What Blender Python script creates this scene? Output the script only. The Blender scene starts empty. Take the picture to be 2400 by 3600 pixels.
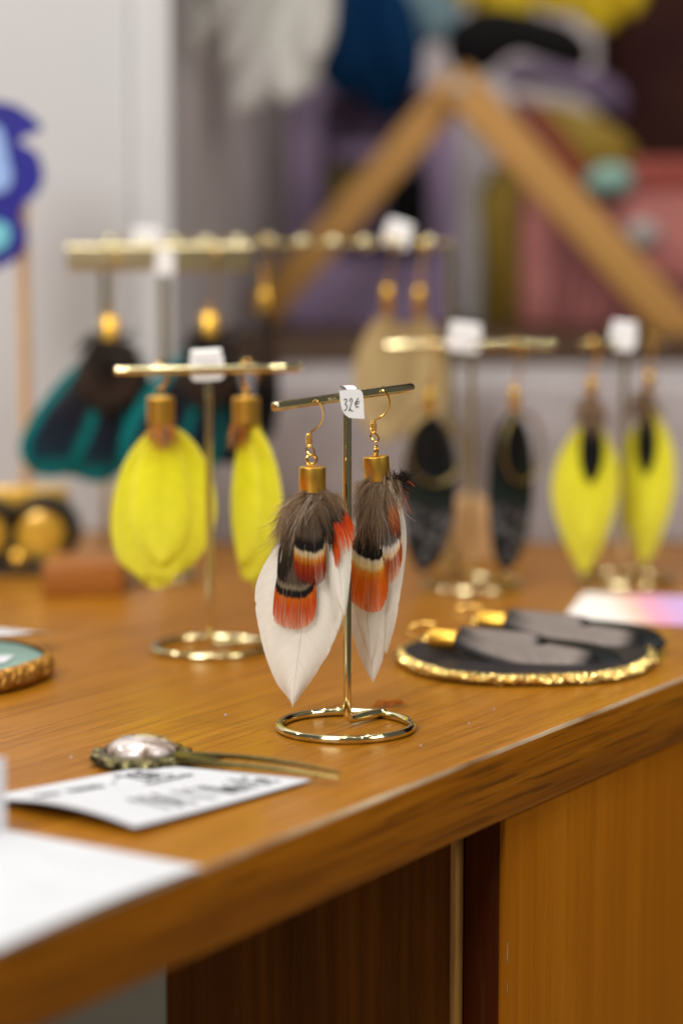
import bpy, bmesh, math, random
from mathutils import Vector, Matrix
R = math.radians
random.seed(7)
scene = bpy.context.scene
COL = scene.collection

# ------------------------------------------------------------------ camera
cam_d = bpy.data.cameras.new('camera')
cam = bpy.data.objects.new('camera', cam_d)
COL.objects.link(cam)
cam.location = (0.0, -0.9575, 0.2087)
cam.rotation_euler = (math.pi / 2 - math.atan(696 / 5553), 0, 0)
cam_d.sensor_fit = 'VERTICAL'
cam_d.sensor_height = 36.0
cam_d.sensor_width = 24.0
cam_d.lens = 85.0
cam_d.clip_start = 0.02
cam_d.clip_end = 50
cam_d.dof.use_dof = True
cam_d.dof.focus_distance = 0.978
cam_d.dof.aperture_fstop = 3.3
scene.camera = cam

# ------------------------------------------------------------------ world, lamps, exposure
w = bpy.data.worlds.new('World')
scene.world = w
w.use_nodes = True
w.node_tree.nodes['Background'].inputs[0].default_value = (1.0, 0.97, 0.95, 1)
w.node_tree.nodes['Background'].inputs[1].default_value = 0.08

def lamp(name, loc, target, size, power, col=(1, 0.93, 0.84), shape='DISK', sy=None, spread=180):
    d = bpy.data.lights.new(name, 'AREA')
    d.shape = shape
    d.size = size
    if sy:
        d.size_y = sy
    d.energy = power
    d.color = col
    d.spread = R(spread)
    o = bpy.data.objects.new(name, d)
    COL.objects.link(o)
    o.location = loc
    v = Vector(target) - Vector(loc)
    o.rotation_euler = v.to_track_quat('-Z', 'Y').to_euler()
    return o

# ceiling panel over the counter, softer panel in front, and a row of small ceiling spots
lamp('ceiling_panel', (-0.3, 0.1, 2.0), (0, 0.1, 0), 0.9, 8, (1, 0.975, 0.94), 'RECTANGLE', 0.7)
lamp('front_panel', (-0.9, -1.7, 1.5), (0, 0.1, 0.05), 1.0, 43, (1, 0.975, 0.945), 'RECTANGLE', 1.0)
lamp('side_panel', (1.5, -0.9, 1.3), (0.1, 0.1, 0), 0.7, 14, (1, 0.96, 0.90), 'RECTANGLE', 0.7)
for i in range(6):
    lamp('ceiling_spot', (-0.75 + i * 0.3, 0.75 + 0.12 * (i % 2), 1.9), (-0.2 + i * 0.08, 0.2, 0), 0.045, 2.2, (1, 0.95, 0.88))
for i in range(5):
    lamp('ceiling_spot', (-0.7 + i * 0.33, -0.55 + 0.1 * (i % 2), 1.9), (-0.2 + i * 0.08, 0.1, 0), 0.045, 2.2, (1, 0.95, 0.88))
lamp('wall_washer', (-0.72, 0.32, 0.80), (-0.42, 0.60, 0.28), 0.12, 2.5, (1, 0.98, 0.96))

scene.view_settings.view_transform = 'Standard'
scene.view_settings.look = 'None'
scene.view_settings.exposure = 0.25
scene.view_settings.gamma = 1.0
scene.render.engine = 'CYCLES'
scene.cycles.use_denoising = True
scene.cycles.max_bounces = 10
scene.cycles.caustics_reflective = False
scene.cycles.caustics_refractive = False
scene.cycles.sample_clamp_indirect = 4.0

# ------------------------------------------------------------------ materials
M = {}

def nodes(name):
    m = bpy.data.materials.new(name)
    m.use_nodes = True
    nt = m.node_tree
    return m, nt, nt.nodes['Principled BSDF'], nt.nodes, nt.links

def ramp(N, stops, interp='LINEAR'):
    r = N.new('ShaderNodeValToRGB')
    r.color_ramp.interpolation = interp
    el = r.color_ramp.elements
    while len(el) > 1:
        el.remove(el[-1])
    el[0].position = stops[0][0]
    el[0].color = (*stops[0][1], 1)
    for p, c in stops[1:]:
        e = el.new(p)
        e.color = (*c, 1)
    return r

def math_node(N, L, op, a, b=None, clamp=False):
    n = N.new('ShaderNodeMath')
    n.operation = op
    n.use_clamp = clamp
    for i, v in enumerate((a, b)):
        if v is None:
            continue
        if isinstance(v, (int, float)):
            n.inputs[i].default_value = v
        else:
            L.new(v, n.inputs[i])
    return n.outputs[0]

def pm(name, ca, cb=None, rough=0.5, metal=0.0, scale=40.0, stretch=(1, 1, 1), bump=0.0, rvar=0.1,
       transl=0.0, coat=0.0, detail=4.0, spec=0.5, emit=None):
    """principled material whose colour and gloss wander with object-space noise"""
    m, nt, b, N, L = nodes(name)
    cb = cb or tuple(min(1, c * 0.82) for c in ca)
    tc = N.new('ShaderNodeTexCoord')
    mp = N.new('ShaderNodeMapping')
    mp.inputs['Scale'].default_value = stretch
    L.new(tc.outputs['Object'], mp.inputs[0])
    nz = N.new('ShaderNodeTexNoise')
    nz.inputs['Scale'].default_value = scale
    nz.inputs['Detail'].default_value = detail
    L.new(mp.outputs[0], nz.inputs['Vector'])
    r = ramp(N, [(0.3, ca), (0.7, cb)])
    L.new(nz.outputs['Fac'], r.inputs[0])
    L.new(r.outputs[0], b.inputs['Base Color'])
    b.inputs['Metallic'].default_value = metal
    b.inputs['Specular IOR Level'].default_value = spec
    rr = N.new('ShaderNodeMapRange')
    rr.inputs[3].default_value = max(0.02, rough - rvar * 0.5)
    rr.inputs[4].default_value = min(1, rough + rvar * 0.5)
    L.new(nz.outputs['Fac'], rr.inputs[0])
    L.new(rr.outputs[0], b.inputs['Roughness'])
    b.inputs['Coat Weight'].default_value = coat
    if bump:
        bp = N.new('ShaderNodeBump')
        bp.inputs['Strength'].default_value = 1.0
        bp.inputs['Distance'].default_value = bump
        L.new(nz.outputs['Fac'], bp.inputs['Height'])
        L.new(bp.outputs[0], b.inputs['Normal'])
    if transl:
        t = N.new('ShaderNodeBsdfTranslucent')
        L.new(r.outputs[0], t.inputs[0])
        mx = N.new('ShaderNodeMixShader')
        mx.inputs[0].default_value = transl
        L.new(b.outputs[0], mx.inputs[1])
        L.new(t.outputs[0], mx.inputs[2])
        L.new(mx.outputs[0], N['Material Output'].inputs[0])
    M[name] = m
    return m

def wood(name, dark, mid, light, pore=(0.1, 0.045, 0.01), rough=0.33, coat=0.25, k=1.0, pores=0.5, spec=0.3):
    """grain runs along the object's local X"""
    m, nt, b, N, L = nodes(name)
    tc = N.new('ShaderNodeTexCoord')
    def noise(sc, scale, detail=5, dist=0.0):
        mp = N.new('ShaderNodeMapping')
        mp.inputs['Scale'].default_value = sc
        L.new(tc.outputs['Object'], mp.inputs[0])
        n = N.new('ShaderNodeTexNoise')
        n.inputs['Scale'].default_value = scale
        n.inputs['Detail'].default_value = detail
        n.inputs['Distortion'].default_value = dist
        L.new(mp.outputs[0], n.inputs['Vector'])
        return n.outputs['Fac']
    big = noise((0.06, 1, 1), 34 * k, 3, 0.6)
    fine = noise((0.022, 1, 1), 230 * k, 4, 0.15)
    por = noise((0.035, 1, 1), 560 * k, 3, 0.15)
    mixv = math_node(N, L, 'ADD', math_node(N, L, 'MULTIPLY', big, 0.45), math_node(N, L, 'MULTIPLY', fine, 0.55))
    r = ramp(N, [(0.34, dark), (0.5, mid), (0.66, light)])
    L.new(mixv, r.inputs[0])
    pr = ramp(N, [(0.53, (0, 0, 0)), (0.64, (1, 1, 1))])
    L.new(por, pr.inputs[0])
    pf = math_node(N, L, 'MULTIPLY', pr.outputs[0], pores)
    mx = N.new('ShaderNodeMix')
    mx.data_type = 'RGBA'
    L.new(pf, mx.inputs[0])
    L.new(r.outputs[0], mx.inputs[6])
    mx.inputs[7].default_value = (*pore, 1)
    L.new(mx.outputs[2], b.inputs['Base Color'])
    rr = N.new('ShaderNodeMapRange')
    rr.inputs[3].default_value = rough - 0.07
    rr.inputs[4].default_value = rough + 0.12
    L.new(fine, rr.inputs[0])
    L.new(rr.outputs[0], b.inputs['Roughness'])
    b.inputs['Specular IOR Level'].default_value = spec
    b.inputs['Coat Weight'].default_value = coat
    b.inputs['Coat Roughness'].default_value = 0.22
    bp = N.new('ShaderNodeBump')
    bp.invert = True
    bp.inputs['Strength'].default_value = 0.6
    bp.inputs['Distance'].default_value = 0.0002
    L.new(math_node(N, L, 'ADD', pr.outputs[0], math_node(N, L, 'MULTIPLY', fine, 0.8)), bp.inputs['Height'])
    L.new(bp.outputs[0], b.inputs['Normal'])
    M[name] = m
    return m

def vane_mat(name, stops, transl=0.25, rough=0.6, streak=0.16, edge=None, spec=0.35, sheen=0.0, barb=46.0, spots=None, relief=0.00025):
    """feather vane: colour along UV v, fine barbs slanting away from the quill; edge = (colour, width)"""
    m, nt, b, N, L = nodes(name)
    uv = N.new('ShaderNodeUVMap')
    sp = N.new('ShaderNodeSeparateXYZ')
    L.new(uv.outputs[0], sp.inputs[0])
    u = math_node(N, L, 'SUBTRACT', math_node(N, L, 'MULTIPLY', sp.outputs[0], 2.0), 1.0)
    au = math_node(N, L, 'ABSOLUTE', u)
    bc = math_node(N, L, 'SUBTRACT', sp.outputs[1], math_node(N, L, 'MULTIPLY', au, 0.16))
    cmb = N.new('ShaderNodeCombineXYZ')
    L.new(math_node(N, L, 'MULTIPLY', bc, barb), cmb.inputs[0])
    L.new(math_node(N, L, 'MULTIPLY', u, 1.2), cmb.inputs[1])
    oi = N.new('ShaderNodeObjectInfo')
    L.new(math_node(N, L, 'MULTIPLY', oi.outputs['Random'], 20.0), cmb.inputs[2])
    nz = N.new('ShaderNodeTexNoise')
    nz.inputs['Scale'].default_value = 1.0
    nz.inputs['Detail'].default_value = 5
    L.new(cmb.outputs[0], nz.inputs['Vector'])
    nz2 = N.new('ShaderNodeTexNoise')
    nz2.inputs['Scale'].default_value = 2.6
    nz2.inputs['Detail'].default_value = 2
    L.new(uv.outputs[0], nz2.inputs['Vector'])
    vv = math_node(N, L, 'ADD', sp.outputs[1], math_node(N, L, 'MULTIPLY', math_node(N, L, 'SUBTRACT', nz.outputs['Fac'], 0.5), 0.10))
    r = ramp(N, stops)
    L.new(vv, r.inputs[0])
    col = r.outputs[0]
    if edge:
        d = math_node(N, L, 'MULTIPLY', math_node(N, L, 'SUBTRACT', 1.0, au), 1.0)
        e2 = math_node(N, L, 'MINIMUM', d, math_node(N, L, 'MULTIPLY', math_node(N, L, 'SUBTRACT', 1.0, vv), 2.2))
        mr = N.new('ShaderNodeMapRange')
        mr.inputs[1].default_value = edge[1] * 0.6
        mr.inputs[2].default_value = edge[1] * 1.4
        mr.inputs[3].default_value = 1
        mr.inputs[4].default_value = 0
        L.new(e2, mr.inputs[0])
        mx = N.new('ShaderNodeMix')
        mx.data_type = 'RGBA'
        L.new(mr.outputs[0], mx.inputs[0])
        L.new(col, mx.inputs[6])
        mx.inputs[7].default_value = (*edge[0], 1)
        col = mx.outputs[2]
    if spots:
        vo = N.new('ShaderNodeTexVoronoi')
        vo.inputs['Scale'].default_value = spots[1]
        tc = N.new('ShaderNodeTexCoord')
        L.new(tc.outputs['Object'], vo.inputs['Vector'])
        rs = ramp(N, [(spots[2], (1, 1, 1)), (spots[2] + 0.12, (0, 0, 0))])
        L.new(vo.outputs['Distance'], rs.inputs[0])
        msk = math_node(N, L, 'MULTIPLY', rs.outputs[0], math_node(N, L, 'GREATER_THAN', vv, spots[3]))
        mx = N.new('ShaderNodeMix')
        mx.data_type = 'RGBA'
        L.new(msk, mx.inputs[0])
        L.new(col, mx.inputs[6])
        mx.inputs[7].default_value = (*spots[0], 1)
        col = mx.outputs[2]
    hs = N.new('ShaderNodeHueSaturation')
    L.new(col, hs.inputs['Color'])
    sv = N.new('ShaderNodeMapRange')
    sv.inputs[1].default_value = 0.3
    sv.inputs[2].default_value = 0.7
    sv.inputs[3].default_value = 1.0 - streak
    sv.inputs[4].default_value = 1.0 + streak * 0.4
    L.new(math_node(N, L, 'ADD', math_node(N, L, 'MULTIPLY', nz.outputs['Fac'], 0.6), math_node(N, L, 'MULTIPLY', nz2.outputs['Fac'], 0.4)), sv.inputs[0])
    L.new(sv.outputs[0], hs.inputs['Value'])
    L.new(hs.outputs[0], b.inputs['Base Color'])
    b.inputs['Roughness'].default_value = rough
    b.inputs['Specular IOR Level'].default_value = spec
    b.inputs['Sheen Weight'].default_value = sheen
    bp = N.new('ShaderNodeBump')
    bp.inputs['Strength'].default_value = 0.5
    bp.inputs['Distance'].default_value = relief
    L.new(nz.outputs['Fac'], bp.inputs['Height'])
    L.new(bp.outputs[0], b.inputs['Normal'])
    t = N.new('ShaderNodeBsdfTranslucent')
    L.new(hs.outputs[0], t.inputs[0])
    ms = N.new('ShaderNodeMixShader')
    ms.inputs[0].default_value = transl
    L.new(b.outputs[0], ms.inputs[1])
    L.new(t.outputs[0], ms.inputs[2])
    L.new(ms.outputs[0], N['Material Output'].inputs[0])
    M[name] = m
    return m

def barb_mat(name, stops, jitter=0.07):
    """separate barbs: UV u is the barb's own number, v runs along it"""
    m, nt, b, N, L = nodes(name)
    uv = N.new('ShaderNodeUVMap')
    sp = N.new('ShaderNodeSeparateXYZ')
    L.new(uv.outputs[0], sp.inputs[0])
    cmb = N.new('ShaderNodeCombineXYZ')
    L.new(math_node(N, L, 'MULTIPLY', sp.outputs[0], 14.0), cmb.inputs[0])
    L.new(math_node(N, L, 'MULTIPLY', sp.outputs[1], 1.6), cmb.inputs[1])
    nz = N.new('ShaderNodeTexNoise')
    nz.inputs['Scale'].default_value = 1.0
    nz.inputs['Detail'].default_value = 6
    nz.inputs['Roughness'].default_value = 0.7
    L.new(cmb.outputs[0], nz.inputs['Vector'])
    c = math_node(N, L, 'SUBTRACT', nz.outputs['Fac'], 0.5)
    vv = math_node(N, L, 'ADD', sp.outputs[1], math_node(N, L, 'MULTIPLY', c, jitter * 2))
    r = ramp(N, stops)
    L.new(vv, r.inputs[0])
    hs = N.new('ShaderNodeHueSaturation')
    L.new(r.outputs[0], hs.inputs['Color'])
    L.new(math_node(N, L, 'ADD', 1.0, math_node(N, L, 'MULTIPLY', c, 0.9)), hs.inputs['Value'])
    L.new(math_node(N, L, 'SUBTRACT', 1.0, math_node(N, L, 'MULTIPLY', c, 0.25)), hs.inputs['Saturation'])
    L.new(hs.outputs[0], b.inputs['Base Color'])
    b.inputs['Roughness'].default_value = 0.5
    b.inputs['Specular IOR Level'].default_value = 0.12
    t = N.new('ShaderNodeBsdfTranslucent')
    L.new(hs.outputs[0], t.inputs[0])
    ms = N.new('ShaderNodeMixShader')
    ms.inputs[0].default_value = 0.08
    L.new(b.outputs[0], ms.inputs[1])
    L.new(t.outputs[0], ms.inputs[2])
    L.new(ms.outputs[0], N['Material Output'].inputs[0])
    M[name] = m
    return m

def hair_mat(name, stops):
    m, nt, b, N, L = nodes(name)
    uv = N.new('ShaderNodeUVMap')
    sp = N.new('ShaderNodeSeparateXYZ')
    L.new(uv.outputs[0], sp.inputs[0])
    r = ramp(N, stops)
    L.new(sp.outputs[0], r.inputs[0])
    L.new(r.outputs[0], b.inputs['Base Color'])
    b.inputs['Roughness'].default_value = 0.55
    b.inputs['Specular IOR Level'].default_value = 0.15
    t = N.new('ShaderNodeBsdfTranslucent')
    L.new(r.outputs[0], t.inputs[0])
    ms = N.new('ShaderNodeMixShader')
    ms.inputs[0].default_value = 0.3
    L.new(b.outputs[0], ms.inputs[1])
    L.new(t.outputs[0], ms.inputs[2])
    L.new(ms.outputs[0], N['Material Output'].inputs[0])
    M[name] = m
    return m

def uvramp_mat(name, stops, axis=0, rough=0.5):
    m, nt, b, N, L = nodes(name)
    uv = N.new('ShaderNodeUVMap')
    sp = N.new('ShaderNodeSeparateXYZ')
    L.new(uv.outputs[0], sp.inputs[0])
    nz = N.new('ShaderNodeTexNoise')
    nz.inputs['Scale'].default_value = 3
    L.new(uv.outputs[0], nz.inputs['Vector'])
    r = ramp(N, stops)
    L.new(math_node(N, L, 'ADD', sp.outputs[axis], math_node(N, L, 'MULTIPLY', math_node(N, L, 'SUBTRACT', nz.outputs['Fac'], 0.5), 0.2)), r.inputs[0])
    L.new(r.outputs[0], b.inputs['Base Color'])
    b.inputs['Roughness'].default_value = rough
    M[name] = m
    return m

wood('table_wood', (0.255, 0.092, 0.003), (0.292, 0.110, 0.005), (0.335, 0.134, 0.010), pore=(0.135, 0.045, 0.002), rough=0.27, coat=0.0, pores=0.42, spec=0.22)
wood('fascia_wood', (0.17, 0.050, 0.001), (0.30, 0.096, 0.002), (0.42, 0.150, 0.006), pore=(0.06, 0.018, 0.001), rough=0.5, coat=0.0, pores=0.55, spec=0.1)
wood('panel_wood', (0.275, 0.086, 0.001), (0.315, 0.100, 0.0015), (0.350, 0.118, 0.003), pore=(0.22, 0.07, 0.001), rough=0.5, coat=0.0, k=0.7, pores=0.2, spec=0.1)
wood('shaded_panel_wood', (0.095, 0.027, 0.001), (0.145, 0.044, 0.002), (0.20, 0.066, 0.004), rough=0.55, coat=0.0, pores=0.4, spec=0.12)  # darker copy of the panel wood: shade under the table is in the colour
wood('shaded_recess_wood', (0.065, 0.011, 0.0005), (0.080, 0.014, 0.001), (0.095, 0.018, 0.001), rough=0.6, coat=0.0, pores=0.3, spec=0.08)  # reddish wood, darkened further: the shade of the recess is in the colour
wood('easel_wood', (0.32, 0.155, 0.035), (0.40, 0.20, 0.050), (0.48, 0.25, 0.070), rough=0.5, coat=0.0, pores=0.2)
wood('pale_wood', (0.50, 0.28, 0.11), (0.58, 0.34, 0.15), (0.64, 0.40, 0.19), rough=0.5, coat=0.0, pores=0.2)
wood('red_wood', (0.24, 0.075, 0.010), (0.31, 0.105, 0.016), (0.38, 0.14, 0.028), rough=0.4, coat=0.0, pores=0.3)
wood('shelf_wood', (0.03, 0.014, 0.006), (0.05, 0.024, 0.010), (0.07, 0.034, 0.015), rough=0.45, coat=0.0, pores=0.3)
pm('worn_edge', (0.15, 0.06, 0.008), (0.58, 0.45, 0.29), 0.5, scale=38, stretch=(0.35, 1, 1), bump=0.0004, detail=6)
pm('pale_gold', (0.82, 0.745, 0.44), (0.78, 0.69, 0.38), 0.10, 1.0, scale=90, rvar=0.06)
pm('satin_gold', (0.60, 0.53, 0.32), (0.54, 0.47, 0.27), 0.32, 1.0, scale=90, rvar=0.06)
pm('dull_gold', (0.34, 0.27, 0.11), (0.28, 0.21, 0.08), 0.4, 1.0, scale=90, rvar=0.06)
pm('rich_gold', (0.86, 0.52, 0.09), (0.78, 0.43, 0.06), 0.36, 1.0, scale=160, stretch=(1, 1, 0.05), rvar=0.14)
pm('wire_gold', (0.95, 0.64, 0.18), (0.88, 0.55, 0.13), 0.18, 1.0, scale=120, rvar=0.06)
pm('glitter_gold', (0.85, 0.64, 0.24), (0.62, 0.42, 0.12), 0.22, 1.0, scale=300, rvar=0.2)
pm('copper_gold', (0.50, 0.25, 0.04), (0.30, 0.13, 0.02), 0.42, 0.75, scale=240, rvar=0.2)
pm('bronze', (0.22, 0.19, 0.085), (0.10, 0.085, 0.04), 0.34, 1.0, scale=400, rvar=0.2, bump=0.0002)
pm('bronze_light', (0.20, 0.16, 0.055), (0.11, 0.09, 0.035), 0.3, 1.0, scale=200, rvar=0.15)
pm('paper', (0.53, 0.54, 0.565), (0.49, 0.50, 0.525), 0.75, scale=60, rvar=0.05)
pm('tag_paper', (0.84, 0.83, 0.82), (0.80, 0.79, 0.78), 0.7, scale=200, rvar=0.05, bump=0.00003)
pm('ink', (0.02, 0.02, 0.025), (0.05, 0.05, 0.055), 0.6, scale=300)
pm('faint_ink', (0.25, 0.25, 0.28), (0.40, 0.40, 0.42), 0.7, scale=300)
pm('white_wall', (0.54, 0.545, 0.55), (0.50, 0.505, 0.51), 0.8, scale=4, bump=0.0003)
pm('mauve_wall', (0.56, 0.50, 0.505), (0.42, 0.36, 0.365), 0.9, scale=6, spec=0.1)
pm('mauve_panel', (0.50, 0.445, 0.445), (0.40, 0.35, 0.35), 0.85, scale=7, spec=0.2)
pm('dim_cloth', (0.085, 0.062, 0.060), (0.055, 0.038, 0.036), 0.9, scale=6, spec=0.1)
pm('brown_wall', (0.050, 0.020, 0.009), (0.022, 0.006, 0.008), 0.9, scale=6, spec=0.1)
pm('floor_tile', (0.42, 0.38, 0.29), (0.37, 0.33, 0.25), 0.5, scale=5)
pm('grey_cloth', (0.33, 0.295, 0.295), (0.19, 0.16, 0.155), 0.9, scale=16, bump=0.001)
pm('black_resin', (0.014, 0.012, 0.013), (0.030, 0.026, 0.027), 0.45, scale=60, spec=0.12)
pm('teal_resin', (0.13, 0.25, 0.21), (0.20, 0.31, 0.27), 0.35, scale=30, coat=0.1)
pm('black_plastic', (0.014, 0.012, 0.010), (0.03, 0.024, 0.015), 0.3, scale=60, coat=0.3)
pm('amber', (0.85, 0.50, 0.06), (0.76, 0.40, 0.03), 0.28, 0.35, scale=14, coat=0.5)
pm('cobalt', (0.004, 0.004, 0.24), (0.004, 0.004, 0.18), 0.5, scale=30)
pm('sky_blue', (0.24, 0.38, 0.72), (0.30, 0.45, 0.78), 0.5, scale=40)
pm('aqua', (0.12, 0.48, 0.58), (0.16, 0.52, 0.62), 0.5, scale=40)
pm('lilac', (0.34, 0.245, 0.40), (0.22, 0.15, 0.25), 0.7, scale=9)
pm('lilac_dim', (0.17, 0.12, 0.20), (0.11, 0.075, 0.13), 0.8, scale=14, spec=0.1)
pm('deep_purple', (0.06, 0.038, 0.075), (0.13, 0.085, 0.165), 0.8, scale=16)
pm('olive', (0.20, 0.14, 0.015), (0.13, 0.09, 0.015), 0.7, scale=14)
pm('mustard', (0.27, 0.17, 0.008), (0.19, 0.115, 0.006), 0.7, scale=14)
pm('black_cloth', (0.004, 0.0035, 0.004), (0.007, 0.006, 0.006), 0.95, scale=14, spec=0.1)
pm('rose', (0.42, 0.15, 0.125), (0.24, 0.066, 0.06), 0.75, scale=22)
pm('deep_rose', (0.26, 0.08, 0.075), (0.13, 0.034, 0.036), 0.75, scale=60, stretch=(1, 1, 0.35))
pm('brick_red', (0.25, 0.035, 0.018), (0.19, 0.025, 0.014), 0.65, scale=14)
pm('sea_green', (0.20, 0.34, 0.28), (0.17, 0.29, 0.24), 0.7, scale=14)
pm('grey_clasp', (0.32, 0.30, 0.27), (0.26, 0.24, 0.22), 0.5, scale=14)
pm('grey_white', (0.58, 0.56, 0.52), (0.44, 0.42, 0.39), 0.8, scale=12)
uvramp_mat('print_pink', [(0.0, (0.85, 0.84, 0.83)), (0.30, (0.82, 0.76, 0.72)), (0.48, (0.80, 0.52, 0.42)), (0.66, (0.74, 0.32, 0.48)), (0.85, (0.55, 0.36, 0.66)), (1.0, (0.60, 0.5, 0.7))])
WH = (0.90, 0.875, 0.78)
vane_mat('white_vane', [(0.0, (0.86, 0.81, 0.68)), (0.4, WH), (1.0, (0.91, 0.885, 0.80))], transl=0.30, streak=0.09, barb=60, relief=0.0001)
vane_mat('quill', [(0.0, (0.80, 0.74, 0.58)), (1.0, (0.86, 0.82, 0.70))], transl=0.2, streak=0.05)
YE = (0.97, 0.95, 0.025)
vane_mat('yellow_vane', [(0.0, (0.82, 0.66, 0.02)), (0.3, YE), (1.0, (0.97, 0.95, 0.09))], transl=0.45, streak=0.13, barb=24, edge=((0.97, 0.93, 0.14), 0.08))
vane_mat('teal_vane', [(0.0, (0.018, 0.014, 0.011)), (0.25, (0.020, 0.014, 0.010)), (0.55, (0.008, 0.010, 0.022)), (0.74, (0.006, 0.020, 0.034)), (0.88, (0.0, 0.11, 0.12)), (1.0, (0.0, 0.17, 0.175))],
         transl=0.05, rough=0.35, streak=0.4, edge=((0.0, 0.15, 0.155), 0.34), spec=0.2)
vane_mat('brown_vane', [(0.0, (0.05, 0.035, 0.025)), (0.6, (0.045, 0.028, 0.02)), (1.0, (0.012, 0.010, 0.010))], transl=0.1, streak=0.5, spec=0.15)
vane_mat('black_vane', [(0.0, (0.014, 0.010, 0.008)), (0.5, (0.008, 0.008, 0.008)), (1.0, (0.010, 0.014, 0.016))], transl=0.05, rough=0.35, streak=0.4, spec=0.15)
vane_mat('scaled_vane', [(0.0, (0.02, 0.014, 0.012)), (0.35, (0.010, 0.012, 0.011)), (0.48, (0.008, 0.016, 0.011)), (0.60, (0.016, 0.018, 0.018)), (1.0, (0.015, 0.014, 0.015))],
         transl=0.05, rough=0.5, streak=0.3, spec=0.15, spots=((0.15, 0.145, 0.145), 190, 0.34, 0.58))
vane_mat('guinea_vane', [(0.0, (0.03, 0.025, 0.024)), (0.22, (0.20, 0.165, 0.145)), (1.0, (0.235, 0.195, 0.175))], transl=0.05, streak=0.25, spec=0.15,
         edge=((0.006, 0.005, 0.006), 0.30))
vane_mat('beige_vane', [(0.0, (0.34, 0.21, 0.08)), (0.4, (0.52, 0.38, 0.17)), (1.0, (0.56, 0.43, 0.22))], transl=0.25, streak=0.15)
vane_mat('blue_vane', [(0.0, (0.001, 0.028, 0.10)), (1.0, (0.0, 0.020, 0.06))], transl=0.1, streak=0.4, spec=0.08)
vane_mat('pale_blue_vane', [(0.0, (0.16, 0.27, 0.31)), (1.0, (0.20, 0.30, 0.34))], transl=0.2, streak=0.3)
vane_mat('grey_vane', [(0.0, (0.55, 0.54, 0.50)), (1.0, (0.78, 0.765, 0.72))], transl=0.25, streak=0.25)
vane_mat('smoke_vane', [(0.0, (0.09, 0.09, 0.075)), (1.0, (0.20, 0.20, 0.18))], transl=0.2, streak=0.3)
vane_mat('gold_petal', [(0.0, (0.62, 0.42, 0.01)), (1.0, (0.74, 0.53, 0.015))], transl=0.25, streak=0.2)
BK = (0.012, 0.010, 0.009)
BR = (0.085, 0.058, 0.040)
CR = (0.72, 0.60, 0.40)
OR = (0.76, 0.155, 0.006)
RD = (0.34, 0.026, 0.010)
barb_mat('barb_fan_left', [(0, BR), (0.56, BR), (0.60, (0.22, 0.17, 0.11)), (0.63, BK), (0.675, BK), (0.70, (0.58, 0.12, 0.006)), (0.80, (0.54, 0.065, 0.004)), (0.93, (0.58, 0.085, 0.008)), (1, (0.62, 0.14, 0.03))], 0.035)
barb_mat('barb_mid_left', [(0, BR), (0.40, BR), (0.49, BK), (0.57, BK), (0.60, (0.55, 0.44, 0.27)), (0.635, (0.60, 0.42, 0.20)), (0.68, (0.58, 0.21, 0.02)), (0.76, (0.36, 0.045, 0.008)), (0.93, (0.26, 0.018, 0.006)), (1, (0.10, 0.012, 0.006))], 0.07)
barb_mat('barb_side_left', [(0, BR), (0.32, (0.05, 0.035, 0.025)), (0.46, BK), (0.50, (0.50, 0.035, 0.004)), (0.8, (0.64, 0.085, 0.006)), (1, (0.64, 0.11, 0.02))], 0.03)
barb_mat('barb_dark', [(0, (0.13, 0.085, 0.05)), (0.5, (0.085, 0.055, 0.032)), (0.8, (0.03, 0.022, 0.014)), (1, BK)], 0.10)
barb_mat('barb_fan_right', [(0, BR), (0.22, BR), (0.33, BK), (0.47, BK), (0.50, CR), (0.57, (0.80, 0.62, 0.26)), (0.62, (0.76, 0.27, 0.02)), (0.70, OR), (0.92, (0.78, 0.145, 0.008)), (1, (0.76, 0.19, 0.03))], 0.03)
barb_mat('barb_mid_right', [(0, (0.12, 0.09, 0.07)), (0.42, (0.06, 0.05, 0.045)), (0.55, (0.10, 0.09, 0.085)), (0.60, (0.66, 0.58, 0.52)), (0.68, (0.72, 0.52, 0.26)), (0.73, (0.36, 0.075, 0.015)), (0.84, (0.40, 0.07, 0.015)), (1, (0.62, 0.17, 0.025))], 0.04)
barb_mat('barb_side_right', [(0, (0.13, 0.10, 0.075)), (0.30, (0.20, 0.13, 0.08)), (0.46, (0.50, 0.14, 0.025)), (0.78, (0.28, 0.045, 0.012)), (0.93, (0.09, 0.022, 0.010)), (1, BK)], 0.05)
hair_mat('down_hair', [(0.0, (0.10, 0.058, 0.030)), (0.4, (0.20, 0.120, 0.066)), (0.75, (0.36, 0.24, 0.145)), (0.93, (0.48, 0.36, 0.24)), (1.0, (0.75, 0.70, 0.64))])
hair_mat('dark_hair', [(0.0, (0.012, 0.008, 0.006)), (0.7, (0.04, 0.026, 0.018)), (1.0, (0.16, 0.115, 0.09))])
hair_mat('red_hair', [(0.0, (0.42, 0.05, 0.012)), (1.0, (0.58, 0.16, 0.06))])
hair_mat('orange_hair', [(0.0, (0.62, 0.20, 0.02)), (1.0, (0.72, 0.32, 0.05))])
m, nt, b, N, L = nodes('dome_glass')
b.inputs['Base Color'].default_value = (0.62, 0.56, 0.53, 1)
b.inputs['Roughness'].default_value = 0.06
b.inputs['Coat Weight'].default_value = 1.0
tc = N.new('ShaderNodeTexCoord')
nz = N.new('ShaderNodeTexNoise')
nz.inputs['Scale'].default_value = 170
nz.inputs['Distortion'].default_value = 1.5
mp = N.new('ShaderNodeMapping')
mp.inputs['Scale'].default_value = (0.4, 1.0, 1.0)
mp.inputs['Rotation'].default_value = (0, 0, R(20))
L.new(tc.outputs['Object'], mp.inputs[0])
L.new(mp.outputs[0], nz.inputs['Vector'])
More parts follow.
